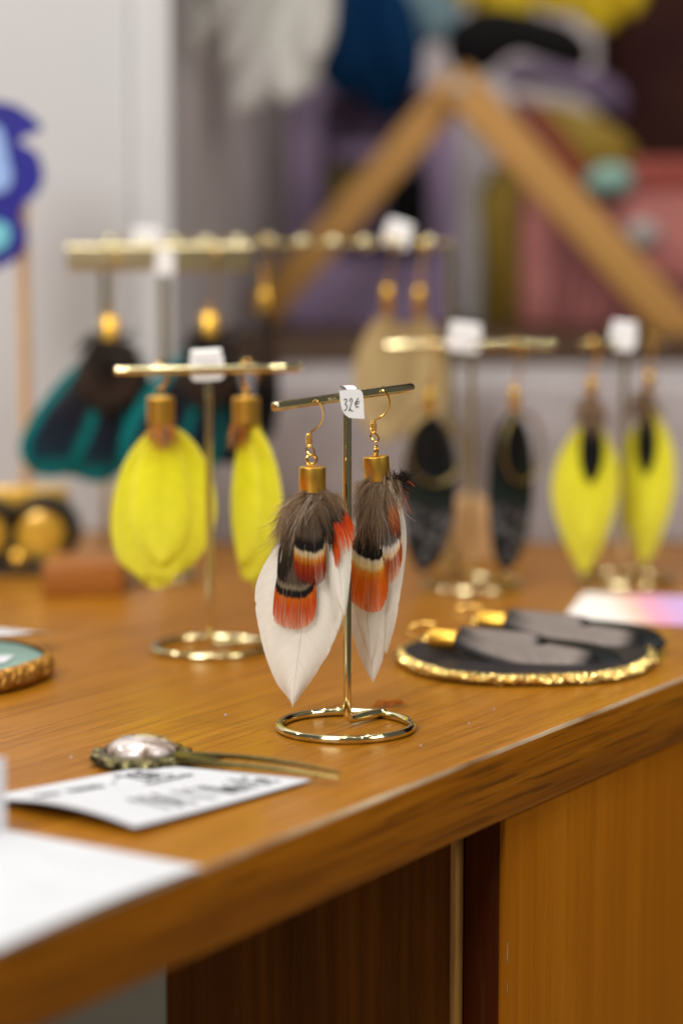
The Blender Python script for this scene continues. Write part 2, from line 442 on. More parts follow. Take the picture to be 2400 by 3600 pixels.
r = ramp(N, [(0.38, (0.16, 0.105, 0.07)), (0.45, (0.36, 0.29, 0.24)), (0.56, (0.50, 0.43, 0.40)), (0.70, (0.62, 0.57, 0.55))])
L.new(nz.outputs['Fac'], r.inputs[0])
L.new(r.outputs[0], b.inputs['Base Color'])
M['dome_glass'] = m

# ------------------------------------------------------------------ geometry helpers
class G:
    def __init__(s):
        s.v, s.f, s.uv = [], [], []

    def add(s, v, uv=(0.5, 0.5)):
        s.v.append(tuple(v))
        s.uv.append(uv)
        return len(s.v) - 1

    def tube(s, pts, r, n=10, closed=False, caps=True):
        P = [Vector(p) for p in pts]
        k = len(P)
        rr = r if isinstance(r, (list, tuple)) else [r] * k
        T = []
        for i in range(k):
            a = P[(i - 1) % k] if closed or i > 0 else P[i]
            c = P[(i + 1) % k] if closed or i < k - 1 else P[i]
            t = c - a
            T.append(t.normalized() if t.length > 1e-12 else Vector((0, 0, 1)))
        up = Vector((0, 0, 1)) if abs(T[0].z) < 0.9 else Vector((1, 0, 0))
        nrm = (up - T[0] * up.dot(T[0])).normalized()
        rings = []
        for i in range(k):
            nrm = (nrm - T[i] * nrm.dot(T[i])).normalized()
            bi = T[i].cross(nrm)
            ring = []
            for j in range(n):
                a = 2 * math.pi * j / n
                ring.append(s.add(P[i] + (nrm * math.cos(a) + bi * math.sin(a)) * rr[i], (j / n, i / max(1, k - 1))))
            rings.append(ring)
        for i in range(k if closed else k - 1):
            A, B = rings[i], rings[(i + 1) % k]
            for j in range(n):
                s.f.append((A[j], A[(j + 1) % n], B[(j + 1) % n], B[j]))
        if caps and not closed:
            s.f.append(tuple(reversed(rings[0])))
            s.f.append(tuple(rings[-1]))

    def lathe(s, prof, n=24, o=(0, 0, 0), wob=None):
        rings = []
        for r_, z in prof:
            ring = []
            for j in range(n):
                a = 2 * math.pi * j / n
                k = wob(a) if wob else 1
                ring.append(s.add((o[0] + r_ * k * math.cos(a), o[1] + r_ * k * math.sin(a), o[2] + z), (j / n, z)))
            rings.append(ring)
        for A, B in zip(rings, rings[1:]):
            for j in range(n):
                s.f.append((A[j], A[(j + 1) % n], B[(j + 1) % n], B[j]))
        s.f.append(tuple(reversed(rings[0])))
        s.f.append(tuple(rings[-1]))

    def ball(s, c, r, n=14, m_=8, sq=(1, 1, 1)):
        rows = []
        for i in range(m_ + 1):
            th = math.pi * i / m_
            rows.append([s.add((c[0] + sq[0] * r * math.sin(th) * math.cos(2 * math.pi * j / n),
                                c[1] + sq[1] * r * math.sin(th) * math.sin(2 * math.pi * j / n),
                                c[2] + sq[2] * r * math.cos(th)), (j / n, i / m_)) for j in range(n)])
        for A, B in zip(rows, rows[1:]):
            for j in range(n):
                s.f.append((A[j], B[j], B[(j + 1) % n], A[(j + 1) % n]))

    def box(s, lo, hi):
        x0, y0, z0 = lo
        x1, y1, z1 = hi
        i = [s.add(p) for p in ((x0, y0, z0), (x1, y0, z0), (x1, y1, z0), (x0, y1, z0), (x0, y0, z1), (x1, y0, z1), (x1, y1, z1), (x0, y1, z1))]
        for q in ((0, 3, 2, 1), (4, 5, 6, 7), (0, 1, 5, 4), (1, 2, 6, 5), (2, 3, 7, 6), (3, 0, 4, 7)):
            s.f.append(tuple(i[k] for k in q))

    def prism(s, outline, y0, y1):
        """outline in (x, z), extruded from y0 to y1"""
        a = [s.add((x, y0, z), (x, z)) for x, z in outline]
        b_ = [s.add((x, y1, z), (x, z)) for x, z in outline]
        n = len(outline)
        s.f.append(tuple(a))
        s.f.append(tuple(reversed(b_)))
        for i in range(n):
            s.f.append((a[(i + 1) % n], a[i], b_[i], b_[(i + 1) % n]))

    def sheet(s, pts, thick):
        """flat outline given in 3-D, thickened along -Z"""
        a = [s.add(p, (0, 0)) for p in pts]
        b_ = [s.add((p[0], p[1], p[2] - thick), (0, 0)) for p in pts]
        n = len(pts)
        s.f.append(tuple(a))
        s.f.append(tuple(reversed(b_)))
        for i in range(n):
            s.f.append((a[i], b_[i], b_[(i + 1) % n], a[(i + 1) % n]))

    def ribbon(s, pts, wd, side, u=0.5, taper=True):
        P = [Vector(p) for p in pts]
        k = len(P)
        prev = None
        for i, p in enumerate(P):
            t = i / (k - 1)
            h = wd * 0.5 * ((1 - 0.75 * t * t) if taper else 1)
            a = s.add(p - side * h, (u, t))
            c = s.add(p + side * h, (u, t))
            if prev:
                s.f.append((prev[0], prev[1], c, a))
            prev = (a, c)

    def build(s, name, mat, parent=None, smooth=True, loc=(0, 0, 0), bevel=0.0, kind=None):
        me = bpy.data.meshes.new(name)
        me.from_pydata(s.v, [], s.f)
        ul = me.uv_layers.new(name='UVMap')
        li = [0] * len(me.loops)
        me.loops.foreach_get('vertex_index', li)
        flat = []
        for i in li:
            flat.extend(s.uv[i])
        ul.data.foreach_set('uv', flat)
        if bevel:
            bm = bmesh.new()
            bm.from_mesh(me)
            bmesh.ops.bevel(bm, geom=list(bm.edges), offset=bevel, segments=2, profile=0.6, affect='EDGES')
            bm.to_mesh(me)
            bm.free()
        if smooth:
            me.polygons.foreach_set('use_smooth', [True] * len(me.polygons))
            try:
                me.set_sharp_from_angle(angle=R(42))
            except Exception:
                pass
        me.materials.append(M[mat])
        o = bpy.data.objects.new(name, me)
        COL.objects.link(o)
        o.location = loc
        if parent:
            o.parent = parent
        if kind:
            o['kind'] = kind
        return o

def tag(o, label, cat, group=None):
    o['label'] = label
    o['category'] = cat
    if group:
        o['group'] = group
    return o

def thing(name, loc, label, cat, group=None, rz=0.0):
    o = bpy.data.objects.new(name, None)
    o.empty_display_size = 0.01
    COL.objects.link(o)
    o.location = loc
    o.rotation_euler = (0, 0, rz)
    return tag(o, label, cat, group)

def copy_tree(o, parent=None):
    c = o.copy()
    COL.objects.link(c)
    if parent:
        c.parent = parent
    for ch in list(o.children):
        copy_tree(ch, c)
    return c

def dup(o, loc, rz, label):
    c = copy_tree(o)
    c.location = loc
    c.rotation_euler = (0, 0, rz)
    c['label'] = label
    return c

def resample(P, n):
    P = [Vector(p) for p in P]
    d = [0.0]
    for a, b_ in zip(P, P[1:]):
        d.append(d[-1] + (b_ - a).length)
    out = []
    for i in range(n):
        t = d[-1] * i / (n - 1)
        k = 0
        while k < len(d) - 2 and d[k + 1] < t:
            k += 1
        f = (t - d[k]) / max(1e-9, d[k + 1] - d[k])
        out.append(P[k].lerp(P[k + 1], f))
    return out

def smooth_line(P, n):
    """Catmull-Rom through the points"""
    P = [Vector(p) for p in P]
    Q = [P[0] * 2 - P[1]] + P + [P[-1] * 2 - P[-2]]
    out = []
    for i in range(1, len(Q) - 2):
        for j in range(8):
            t = j / 8
            a, b_, c, d = Q[i - 1], Q[i], Q[i + 1], Q[i + 2]
            out.append(0.5 * ((2 * b_) + (c - a) * t + (2 * a - 5 * b_ + 4 * c - d) * t * t + (3 * b_ - a - 3 * c + d) * t ** 3))
    out.append(P[-1])
    return resample(out, n)

def vane(name, Lp, Rp, sc, mat, parent, y0=0.0, camber=0.002, bend=0.0, yaw=0.0, nt=30, nw=9, rag=0.0, quill=True, fold=0.0, notch=()):
    """feather vane between a left and a right outline (drawing units / sc, z up); rows run quill base to tip"""
    Lr = smooth_line([(p[0], p[1], 0) for p in Lp], nt)
    Rr = smooth_line([(p[0], p[1], 0) for p in Rp], nt)
    g = G()
    rows = []
    rnd = random.Random(hash(name) % 999 + len(Lp) + int(Lp[1][0]))
    for i in range(nt):
        t = i / (nt - 1)
        row = []
        jl = 1 + rag * (rnd.random() - 0.6) * (1 if 0.15 < t < 0.97 else 0)
        jr = 1 + rag * (rnd.random() - 0.6) * (1 if 0.15 < t < 0.97 else 0)
        for sd_, tn, dp in notch:
            k_ = max(0.0, 1 - abs(t - tn) / 0.016) * dp * 0.4
            if sd_ < 0:
                jl -= k_
            else:
                jr -= k_
        mid = (Lr[i] + Rr[i]) * 0.5
        for j in range(nw):
            u = 2 * j / (nw - 1) - 1
            e = Lr[i] if u < 0 else Rr[i]
            p = mid.lerp(e, abs(u) * (jl if u < 0 else jr))
            x, z = p.x / sc, -p.y / sc
            y = y0 + camber * (u * u) + bend * t * t + math.tan(yaw) * (p.x - mid.x) / sc + fold * math.sin(t * 5 + u * 2) * (0.3 + t)
            row.append(g.add((x, y, z), (u * 0.5 + 0.5, t)))
        rows.append(row)
    for A, B in zip(rows, rows[1:]):
        for j in range(nw - 1):
            g.f.append((A[j], B[j], B[j + 1], A[j + 1]))
    o = g.build(name, mat, parent)
    if quill:
        gq = G()
        c = nw // 2
        pts = [Vector(g.v[rows[i][c]]) + Vector((0, -0.0001, 0)) for i in range(0, nt - 2)]
        gq.tube(pts, [0.00035 * (1 - 0.8 * i / len(pts)) for i in range(len(pts))], 6)
        gq.build('quill', mat if mat != 'white_vane' else 'quill', o)
    return o

def fan(name, base, ends, sc, mat, parent, y0, n=90, seed=1, spread=8, gaps=0.12, bulge=0.001, ctrl=0.55, wide=2.0, lenj=0.02):
    """feather made of separate barbs fanning from the quill to a rounded end"""
    rnd = random.Random(seed)
    E_ = smooth_line([(p[0], p[1], 0) for p in ends], n)
    g = G()
    edge = (E_[0] - E_[-1]).length / sc
    wd = wide * sum((a - b_).length for a, b_ in zip(E_, E_[1:])) / n / sc
    clump = [0.0]
    for i in range(n):
        clump.append(clump[-1] * 0.72 + rnd.uniform(-1, 1) * 0.9)
    side = Vector((1, 0, 0))
    for i in range(n):
        u = i / (n - 1)
        if rnd.random() < gaps:
            continue
        e = E_[i] + Vector((clump[i] * (0.5 + gaps * 12), 0, 0))
        b_ = Vector((base[0] + (u - 0.5) * spread, base[1], 0))
        e = b_.lerp(e, 1 - rnd.random() * lenj)
        c = Vector((b_.x + (e.x - b_.x) * 0.92 + rnd.gauss(0, 1.6) + clump[i] * 1.2, b_.y + (e.y - b_.y) * ctrl, 0))
        pts = []
        dy = rnd.uniform(-0.00025, 0.00025)
        for k in range(13):
            t = k / 12
            q = b_ * (1 - t) ** 2 + c * 2 * t * (1 - t) + e * t * t
            y = y0 + dy - bulge * math.sin(t * math.pi) + 0.0012 * (2 * u - 1) ** 2
            pts.append((q.x / sc, y, -q.y / sc))
        k0 = len(g.v)
        g.ribbon(pts, wd, side, u, True)
        # narrow towards the quill
        for q in range(k0, len(g.v), 2):
            t = (q - k0) / 2 / 12
            a, c2 = Vector(g.v[q]), Vector(g.v[q + 1])
            mid = (a + c2) / 2
            f = 0.35 + 0.65 * min(1, t * 1.6)
            g.v[q] = tuple(mid + (a - mid) * f)
            g.v[q + 1] = tuple(mid + (c2 - mid) * f)
    return g.build(name, mat, parent)

DENS = 2.4

def down(name, specs, mat, parent, seed, wd=0.00010):
    """specs: (count, origin xyz, origin radius, direction xyz, angular spread, length lo, hi, droop, [tone]); hairs grow in loose locks"""
    rnd = random.Random(seed)
    g = G()
    for sp_ in specs:
        cnt, o, orad, d, spr, l0, l1, droop = sp_[:8]
        tone0 = sp_[8] if len(sp_) > 8 else 0.45
        cnt = int(cnt * DENS)
        per = 18
        for lock in range(max(1, cnt // per)):
            lp = Vector(o) + Vector((rnd.gauss(0, orad), rnd.gauss(0, orad * 0.6), rnd.gauss(0, orad * 0.5)))
            lv = (Vector(d).normalized() + Vector((rnd.gauss(0, spr), rnd.gauss(0, spr * 0.6), rnd.gauss(0, spr)))).normalized()
            ll = rnd.uniform(l0, l1)
            lc = Vector((rnd.gauss(0, 0.8), rnd.gauss(0, 0.45), rnd.gauss(0, 0.6)))
            lt = rnd.gauss(tone0, 0.13)
            for i in range(per):
                p = lp + Vector((rnd.gauss(0, 0.0005), rnd.gauss(0, 0.0004), rnd.gauss(0, 0.0004)))
                v = (lv + Vector((rnd.gauss(0, 0.13), rnd.gauss(0, 0.09), rnd.gauss(0, 0.13)))).normalized()
                ln = ll * rnd.uniform(0.45, 1.08)
                curl = lc + Vector((rnd.gauss(0, 0.6), rnd.gauss(0, 0.35), rnd.gauss(0, 0.6)))
                k = 8
                pts = []
                for j in range(k):
                    pts.append(p.copy())
                    v = (v + Vector((0, 0, -droop / k)) + curl * (0.16 * j / k)).normalized()
                    p = p + v * (ln / (k - 1))
                sd = v.cross(Vector((0, -1, 0.1)))
                sd = sd.normalized() if sd.length > 1e-6 else Vector((1, 0, 0))
                tone = min(0.97, max(0, rnd.gauss(lt, 0.14))) if rnd.random() > 0.012 else 0.999
                g.ribbon(pts, wd * rnd.uniform(0.6, 1.6), sd, tone, True)
    return g.build(name, mat, parent, kind='stuff')

# ------------------------------------------------------------------ table
EDGE = math.atan2(1.6, 1.0)              # direction of the long front edge
e_ = Vector((math.cos(EDGE), math.sin(EDGE), 0))
n_ = Vector((math.sin(EDGE), -math.cos(EDGE), 0))
P0 = Vector((0.0349, -0.0782, 0.0))
TH = 0.0295

def rot_obj(o, z=0.0):
    o.rotation_euler = (0, 0, EDGE)
    return o

table = thing('display_table', (P0.x, P0.y, -0.74), 'brown varnished wooden table with a worn chipped front edge', 'table', rz=EDGE)
Z = 0.74   # table-top height in the table's own frame
# local frame: x along the edge, y = -n (towards the back left), z up from the floor
bv = 0.0016
g = G()
g.box((-0.75, bv, Z - TH), (0.95, 1.0, Z))
g.build('tabletop', 'table_wood', table, smooth=False)
# front fascia with a softly rounded, chipped arris
g = G()
nx = 260
rnd = random.Random(3)
prof = [(bv, 0.00002), (0.0011, 0.0), (0.0004, -0.0006), (0.0, -0.0016), (-0.0004, -0.004), (-0.0004, -TH + 0.003), (0.0003, -TH + 0.0008), (bv, -TH)]
rows = []
wv = 0
for i in range(nx + 1):
    x = -0.75 + 1.7 * i / nx
    wv = wv * 0.8 + rnd.uniform(-1, 1) * 0.35
    row = []
    for k, (yy, zz) in enumerate(prof):
        chip = 0.00032 * wv if k in (1, 2, 3) else (0.0002 * wv if k in (5, 6) else 0)
        row.append(g.add((x, yy + chip, Z + zz - (abs(chip) * 0.6 if k in (1, 2) else 0))))
    rows.append(row)
wear, plain = [], []
for A, B in zip(rows, rows[1:]):
    for k in range(len(prof) - 1):
        (wear if k in (1, 2) else plain).append((A[k], A[k + 1], B[k + 1], B[k]))
gw = G()
gw.v, gw.uv, gw.f = list(g.v), list(g.uv), wear
g.f = plain
fascia = g.build('edge_board', 'fascia_wood', table)
gw.build('worn_arris', 'worn_edge', fascia)
# pedestal under the top: bright outer face, kneehole side coloured with under-table shade, batten coloured as lit
kx = 0.0615
def panel(name, lo, hi, mat, bevel=0.0015, parent=table, vertical=True):
    """box in table frame; grain is turned upright by building it along its own X"""
    sx, sy, sz = hi[0] - lo[0], hi[1] - lo[1], hi[2] - lo[2]
    g_ = G()
    g_.box((-sz / 2, -sy / 2, -sx / 2), (sz / 2, sy / 2, sx / 2))
    o = g_.build(name, mat, parent, bevel=bevel)
    o.location = ((lo[0] + hi[0]) / 2, (lo[1] + hi[1]) / 2, (lo[2] + hi[2]) / 2)
    o.rotation_euler = (0, -math.pi / 2, 0)
    return o
zt = Z - TH - 0.0005
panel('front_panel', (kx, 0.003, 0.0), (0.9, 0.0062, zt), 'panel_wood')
g = G()
rnd = random.Random(17)
for zc, hh in ((0.655, 0.010), (0.640, 0.005), (0.612, 0.008), (0.575, 0.012), (0.540, 0.006)):
    pts = []
    for i in range(9):
        a = 2 * math.pi * i / 9
        pts.append((0.0006 * math.cos(a) * rnd.uniform(0.5, 1.2), hh / 2 * math.sin(a) * rnd.uniform(0.7, 1.1)))
    f0 = [g.add((kx + 0.0018 + x * 0.7, 0.00285, zc + z)) for x, z in pts]
    g.f.append(tuple(f0))
g.build('chipped_edge', 'worn_edge', table, smooth=False, kind='stuff')
panel('side_panel', (kx + 0.003, 0.0065, 0.0), (kx + 0.02, 0.0236, zt), 'shaded_recess_wood', 0.001)
panel('batten', (kx - 0.003, 0.0238, 0.0), (kx + 0.0035, 0.0266, zt - 0.0005), 'easel_wood', 0.0008)
panel('kneehole_panel', (kx + 0.002, 0.0268, 0.0), (kx + 0.02, 0.1717, zt), 'shaded_panel_wood', 0.001)

# ------------------------------------------------------------------ setting behind and below
g = G()
g.box((-6, -4, -0.80), (6, 6, -0.74))
fl = g.build('floor', 'floor_tile', smooth=False)
fl['kind'] = 'structure'
g = G()
g.box((-6, 2.9, -0.739), (6, 3.0, 2.6))
bw = g.build('wall_back', 'brown_wall', smooth=False)
bw['kind'] = 'structure'
# white display partition on the left, with a jamb on its right edge
part = thing('white_partition', (-0.5, 0.60, 0.0005), 'white partition panel standing behind the table at left', 'partition')
g = G()
g.box((-0.5, 0.0, 0.0), (0.3665, 0.03, 1.2))
g.build('panel', 'white_wall', part, bevel=0.002)
g = G()
g.box((0.367, -0.004, 0.0), (0.392, 0.034, 1.2))
g.build('jamb', 'white_wall', part, bevel=0.003)
g = G()
i4 = [g.add(p) for p in ((0.3925, 0.034, 0.0), (0.452, 0.52, 0.0), (0.452, 0.52, 1.2), (0.3925, 0.034, 1.2))]
g.f.append(tuple(i4))
i4 = [g.add(p) for p in ((0.3825, 0.036, 0.0), (0.442, 0.522, 0.0), (0.442, 0.522, 1.2), (0.3825, 0.036, 1.2))]
g.f.append(tuple(reversed(i4)))
g.build('return_panel', 'mauve_panel', part, smooth=False)
screen = thing('dark_screen', (-0.115, 1.2, 0.0005), 'dull mauve cloth screen behind the lilac frame', 'screen')
g = G()
cols_ = 60
rows = []
for k in range(2):
    rows.append([g.add((-0.02 + 0.36 * i / cols_, 0.006 * math.sin(i * 0.55) + 0.003 * math.sin(i * 1.7), 0.0 + 0.9 * k)) for i in range(cols_ + 1)])
for i in range(cols_):
    g.f.append((rows[0][i], rows[0][i + 1], rows[1][i + 1], rows[1][i]))
g.build('cloth', 'mauve_wall', screen)
g = G()
g.tube([(-0.02, 0, 0.9), (0.34, 0, 0.9)], 0.006, 10)
g.build('rail', 'shelf_wood', screen)
g = G()
g.box((0.020, -0.03, 0.0), (0.075, -0.015, 0.85))
g.build('dark_band', 'dim_cloth', screen, bevel=0.003)
dark = thing('dark_cabinet', (0.40, 1.3, 0.0005), 'dark brown cabinet in the upper right background', 'cabinet')
g = G()
g.box((-0.22, 0, 0), (0.4, 0.2, 0.9))
g.build('body', 'brown_wall', dark, bevel=0.004)
g = G()
g.box((-0.05, -0.02, 0.02), (0.3, -0.001, 0.88))
g.build('door', 'brown_wall', dark, bevel=0.003)

# cloth-covered riser with soft folds
g = G()
rows = []
NXR = 90
prof = [(-0.002, 0.0), (0.0, 0.02), (0.0, 0.05), (0.0, 0.085), (0.004, 0.096), (0.014, 0.1), (0.5, 0.1)]
for yy, zz in prof:
    row = []
    for i in range(NXR + 1):
        x = -0.10 + 0.62 * i / NXR
        f = (0.005 * math.sin(i * 0.42) + 0.0035 * math.sin(i * 0.97 + 1)) * (1 - zz / 0.1)
        row.append(g.add((x, 0.555 + yy - f, 0.001 + zz)))
    rows.append(row)
for A, B in zip(rows, rows[1:]):
    for i in range(NXR):
        g.f.append((A[i], A[i + 1], B[i + 1], B[i]))
riser = g.build('cloth_riser', 'grey_cloth')
tag(riser, 'pale grey cloth covered riser along the back of the table', 'riser')
g = G()
g.box((-0.30, -0.17, 0), (0.30, 0.17, 0.016))
shelf = g.build('shelf_board', 'shelf_wood', loc=(0.2, 0.90, 0.1015), bevel=0.001)
tag(shelf, 'dark brown board lying on the cloth riser under the bags', 'board')

# ------------------------------------------------------------------ stands
RW = 0.00175

def ring_pts(r, z, n=64):
    return [(r * math.cos(2 * math.pi * i / n), r * math.sin(2 * math.pi * i / n), z) for i in range(n)]

def t_stand(loc, label, post, weld_ang, barA, barB, rr=0.0268, group='gold T bar earring stands'):
    o = thing('earring_stand', loc, label, 'stand', group)
    g = G()
    g.tube(ring_pts(rr, RW), RW, 14, closed=True)
    g.build('base_ring', 'pale_gold', o)
    top = Vector(barA).lerp(Vector(barB), (post[0] - barA[0]) / (barB[0] - barA[0]))
    wx, wy = rr * math.cos(weld_ang), rr * math.sin(weld_ang)
    pts = [(post[0], post[1], top.z - RW * 0.4), (post[0], post[1], 0.08), (post[0], post[1], 0.03), (post[0], post[1], 0.0062)]
    d = Vector((wx - post[0], wy - post[1], 0)).normalized()
    for a in (12, 25, 38, 50, 62, 75, 90):
        q = R(a)
        pts.append((post[0] + d.x * 0.0035 * (1 - math.cos(q)), post[1] + d.y * 0.0035 * (1 - math.cos(q)), 0.0062 - 0.0035 * math.sin(q)))
    pts.append((wx - d.x * 0.001, wy - d.y * 0.001, RW * 1.6))
    g = G()
    g.tube(pts, RW, 14)
    g.build('post', 'pale_gold', o)
    g = G()
    A, B = Vector(barA), Vector(barB)
    ax = (B - A).normalized()
    pp = [A, A + ax * 0.0004, A + ax * 0.001] + [A.lerp(B, t) for t in (0.25, 0.5, 0.75)] + [B - ax * 0.001, B - ax * 0.0004, B]
    rb = RW * 1.08
    g.tube(pp, [rb * 0.7, rb * 0.93, rb, rb, rb, rb, rb, rb * 0.93, rb * 0.7], 14)
    g.build('crossbar', 'pale_gold', o)
    g = G()
    g.ball((wx * 0.97, wy * 0.97, RW * 1.9), RW * 0.95, 10, 6, (1.3, 1.3, 0.7))
    g.build('weld', 'pale_gold', o)
    return o

# front stand: origin at ring centre
FS = Vector((0.0017, 0.0006, 0))
A = Vector((-0.0262, -0.026, 0.1329)) - FS
B = Vector((0.0291, 0.0390, 0.1357)) - FS
t_stand(FS, 'gold T bar stand in sharp focus with white feather earrings', (0.0006, 0.0054), R(55), A, B)
t_stand((-0.0620, 0.1765, 0), 'gold T bar stand holding the broad yellow feather earrings at left', (-0.0006, 0.004), R(28), (-0.0440, -0.004, 0.1336), (0.0436, 0.004, 0.1343))
t_stand((0.0725, 0.3700, 0), 'gold T bar stand holding the dark hoop earrings', (-0.001, 0.004), R(40), (-0.0484, 0.002, 0.1342), (0.0440, -0.002, 0.1350))
t_stand((0.1600, 0.3900, 0), 'gold stand holding the yellow and black earrings at far right', (-0.002, 0.004), R(60), (-0.0290, -0.020, 0.1345), (0.0250, 0.030, 0.1345))

# taller stand with a flat crossbar (peacock-coloured earrings)
ts = thing('earring_stand', (-0.1000, 0.40, 0), 'taller gold stand with a flat crossbar holding the teal feather earrings', 'stand', 'gold T bar earring stands')
g = G()
g.tube(ring_pts(0.0180, RW), RW, 12, closed=True)
g.build('base_ring', 'satin_gold', ts)
g = G()
g.tube([(0, 0.004, RW * 1.2), (0, 0.004, 0.09), (0, 0.004, 0.180)], 0.0024, 12)
g.build('post', 'satin_gold', ts)
g = G()
g.tube([(0, 0.004, RW), (0.0, 0.0180, RW)], RW, 10)
g.build('foot_wire', 'satin_gold', ts)
g = G()
g.box((-0.0530, 0.0, 0.1745), (0.0500, 0.0045, 0.1868))
cb = g.build('crossbar', 'satin_gold', ts, bevel=0.0008)
g = G()
g.tube([(-0.0530, -0.0005, 0.1868), (0.0500, -0.0005, 0.1875)], 0.0022, 12)
g.build('top_rod', 'satin_gold', cb)

# long gantry stand with a beaded bar
ls = thing('earring_gantry', (-0.037, 0.46, 0), 'long gold gantry stand with a beaded bar at the back of the table', 'stand')
for sx in (-0.1015, 0.1005):
    g = G()
    g.tube([(sx, 0, 0.001), (sx, 0, 0.1), (sx, 0, 0.189)], 0.0024, 12)
    lg = g.build('upright', 'pale_gold', ls)
    g = G()
    g.box((sx - 0.005, -0.03, 0.0), (sx + 0.005, 0.03, 0.004))
    g.build('foot', 'pale_gold', lg, bevel=0.001)
g = G()
g.tube([(-0.104, 0, 0.1885), (0.103, 0, 0.1885)], 0.0013, 12)
bar = g.build('crossbar', 'dull_gold', ls)
for i in range(11):
    g = G()
    g.ball((-0.097 + i * 0.0185, 0, 0.1890), 0.0050, 16, 12, (1, 1, 0.9))
    g.build('bead', 'satin_gold', bar)

# ------------------------------------------------------------------ price tags
def stroke(g, pts, wd, y):
    P = smooth_line([(p[0], p[1], 0) for p in pts], max(8, len(pts) * 5))
    prev = None
    for i, p in enumerate(P):
        a = P[max(0, i - 1)]
        c = P[min(len(P) - 1, i + 1)]
        t = (c - a).normalized()
        nn = Vector((-t.y, t.x, 0)) * wd / 2
        v1 = g.add((p.x + nn.x, y, p.y + nn.y))
        v2 = g.add((p.x - nn.x, y, p.y - nn.y))
        if prev:
            g.f.append((prev[0], prev[1], v2, v1))
        prev = (v1, v2)

def price_tag(loc, rz, outline, label, marks=None, ink='ink', tilt=0.0, back=0.0052, wd=0.00022, fold=0.006, fw=None):
    """paper folded over a bar: outline is the front flap (x, z), z = 0 at the fold"""
    o = thing('price_tag', loc, label, 'price tag', 'paper price tags on the stands', rz)
    o.rotation_euler = (R(2), R(tilt), rz)
    g = G()
    g.prism(outline, -0.00012, 0.0)
    g.build('front_flap', 'tag_paper', o, smooth=False)
    x0 = min(p[0] for p in outline)
    x1 = max(p[0] for p in outline)
    zt = max(p[1] for p in outline)
    if fw:
        x0, x1 = -fw - 0.0008, fw + 0.0008
    g = G()
    rows = []
    for k in range(9):
        a = math.pi * k / 8
        rows.append([g.add((x, back / 2 - back / 2 * math.cos(a), zt + 0.0011 * math.sin(a))) for x in (x0 + 0.0008, x1 - 0.0008)])
    rows.append([g.add((x, back, zt - fold)) for x in (x0 + 0.0008, x1 - 0.0008)])
    for a, b_ in zip(rows, rows[1:]):
        g.f.append((a[0], a[1], b_[1], b_[0]))
    g.build('back_flap', 'tag_paper', o)
    if marks:
        g = G()
        for s_ in marks:
            stroke(g, s_, wd, -0.00022)
        g.build('writing', ink, o, smooth=False, kind='stuff')
    return o

def rrect(w_, h, r_, z0, n=5, rad=None):
    """rounded rectangle in (x, z), top at z0; rad = radii (tl, tr, br, bl)"""
    rad = rad or (r_,) * 4
    pts = []
    cs = [((-w_ / 2, z0), 90, 180, rad[0], (1, -1)), ((-w_ / 2, z0 - h), 180, 270, rad[3], (1, 1)),
          ((w_ / 2, z0 - h), 270, 360, rad[2], (-1, 1)), ((w_ / 2, z0), 0, 90, rad[1], (-1, -1))]
    for (cx_, cz), a0, a1, r__, (sx, sz) in cs:
        for i in range(n + 1):
            a = R(a0 + (a1 - a0) * i / n)
            pts.append((cx_ + sx * r__ + r__ * math.cos(a), cz + sz * r__ + r__ * math.sin(a)))
    return pts

# handwriting, in tag units (mm): 32€
three = [(-3.05, 2.95), (-2.6, 3.35), (-2.15, 3.0), (-2.45, 2.1), (-2.75, 1.65), (-2.2, 1.4), (-2.05, 0.6), (-2.6, -0.2), (-3.1, -0.05)]
two = [(-1.15, 2.4), (-0.95, 3.3), (-0.45, 3.35), (-0.35, 2.5), (-0.85, 1.0), (-1.2, -0.3), (-1.35, -0.35), (-1.3, 0.0), (-0.85, 0.05), (-0.35, -0.55), (0.1, -0.35)]
eur = [(1.95, 3.45), (1.3, 2.85), (0.95, 1.8), (1.05, 0.85), (1.55, 0.6), (2.0, 0.95)]
eb1 = [(0.55, 2.05), (1.3, 2.25), (2.25, 2.5)]
eb2 = [(0.6, 1.55), (1.3, 1.65), (2.1, 1.85)]
sc_ = lambda L_, k=0.001, dx=0.0, dz=-0.0062: [[(x * k + dx, z * k + dz) for x, z in q] for q in L_]
out32 = [(-0.0050, 0.0), (-0.0050, -0.0003)] + [(-0.0046, -0.0042), (-0.0038, -0.0076), (-0.0026, -0.0096), (-0.0008, -0.0109), (0.0012, -0.0112)] + [(0.0054, -0.0116)] + \
        [(0.0047, -0.0022), (0.0043, -0.0008), (0.0034, 0.0001), (0.0022, 0.0004)]
out32 = [(x * 1.08, z) for x, z in reversed(out32)]
price_tag((0.0040, -0.0010, 0.1374), R(26), out32, 'small white paper tag handwritten 32€ on the front stand', sc_([three, two, eur, eb1, eb2], k=0.00128, dx=0.0006, dz=-0.0076), back=0.0068, wd=0.00036, fw=0.0022)
faint = sc_([three, two, eur, eb1, eb2], 0.0013, 0.001, -0.0085)
price_tag((-0.0634, 0.1765, 0.1422), R(4), rrect(0.0160, 0.0135, 0.003, 0), 'white tag with rounded corners on the yellow earrings stand', faint, 'faint_ink', tilt=-3)
price_tag((-0.0978, 0.3960, 0.1845), 0, rrect(0.0110, 0.0125, 0.003, 0), 'small white tag in the middle of the flat crossbar', None, tilt=4)
price_tag((-0.1130, 0.4560, 0.1965), 0, rrect(0.0170, 0.0110, 0.003, 0), 'white tag at the left end of the beaded bar', None, tilt=2)
price_tag((0.0345, 0.4560, 0.2005), R(-10), rrect(0.0160, 0.0140, 0.003, 0), 'white tag tilted near the right end of the beaded bar', None, tilt=18)
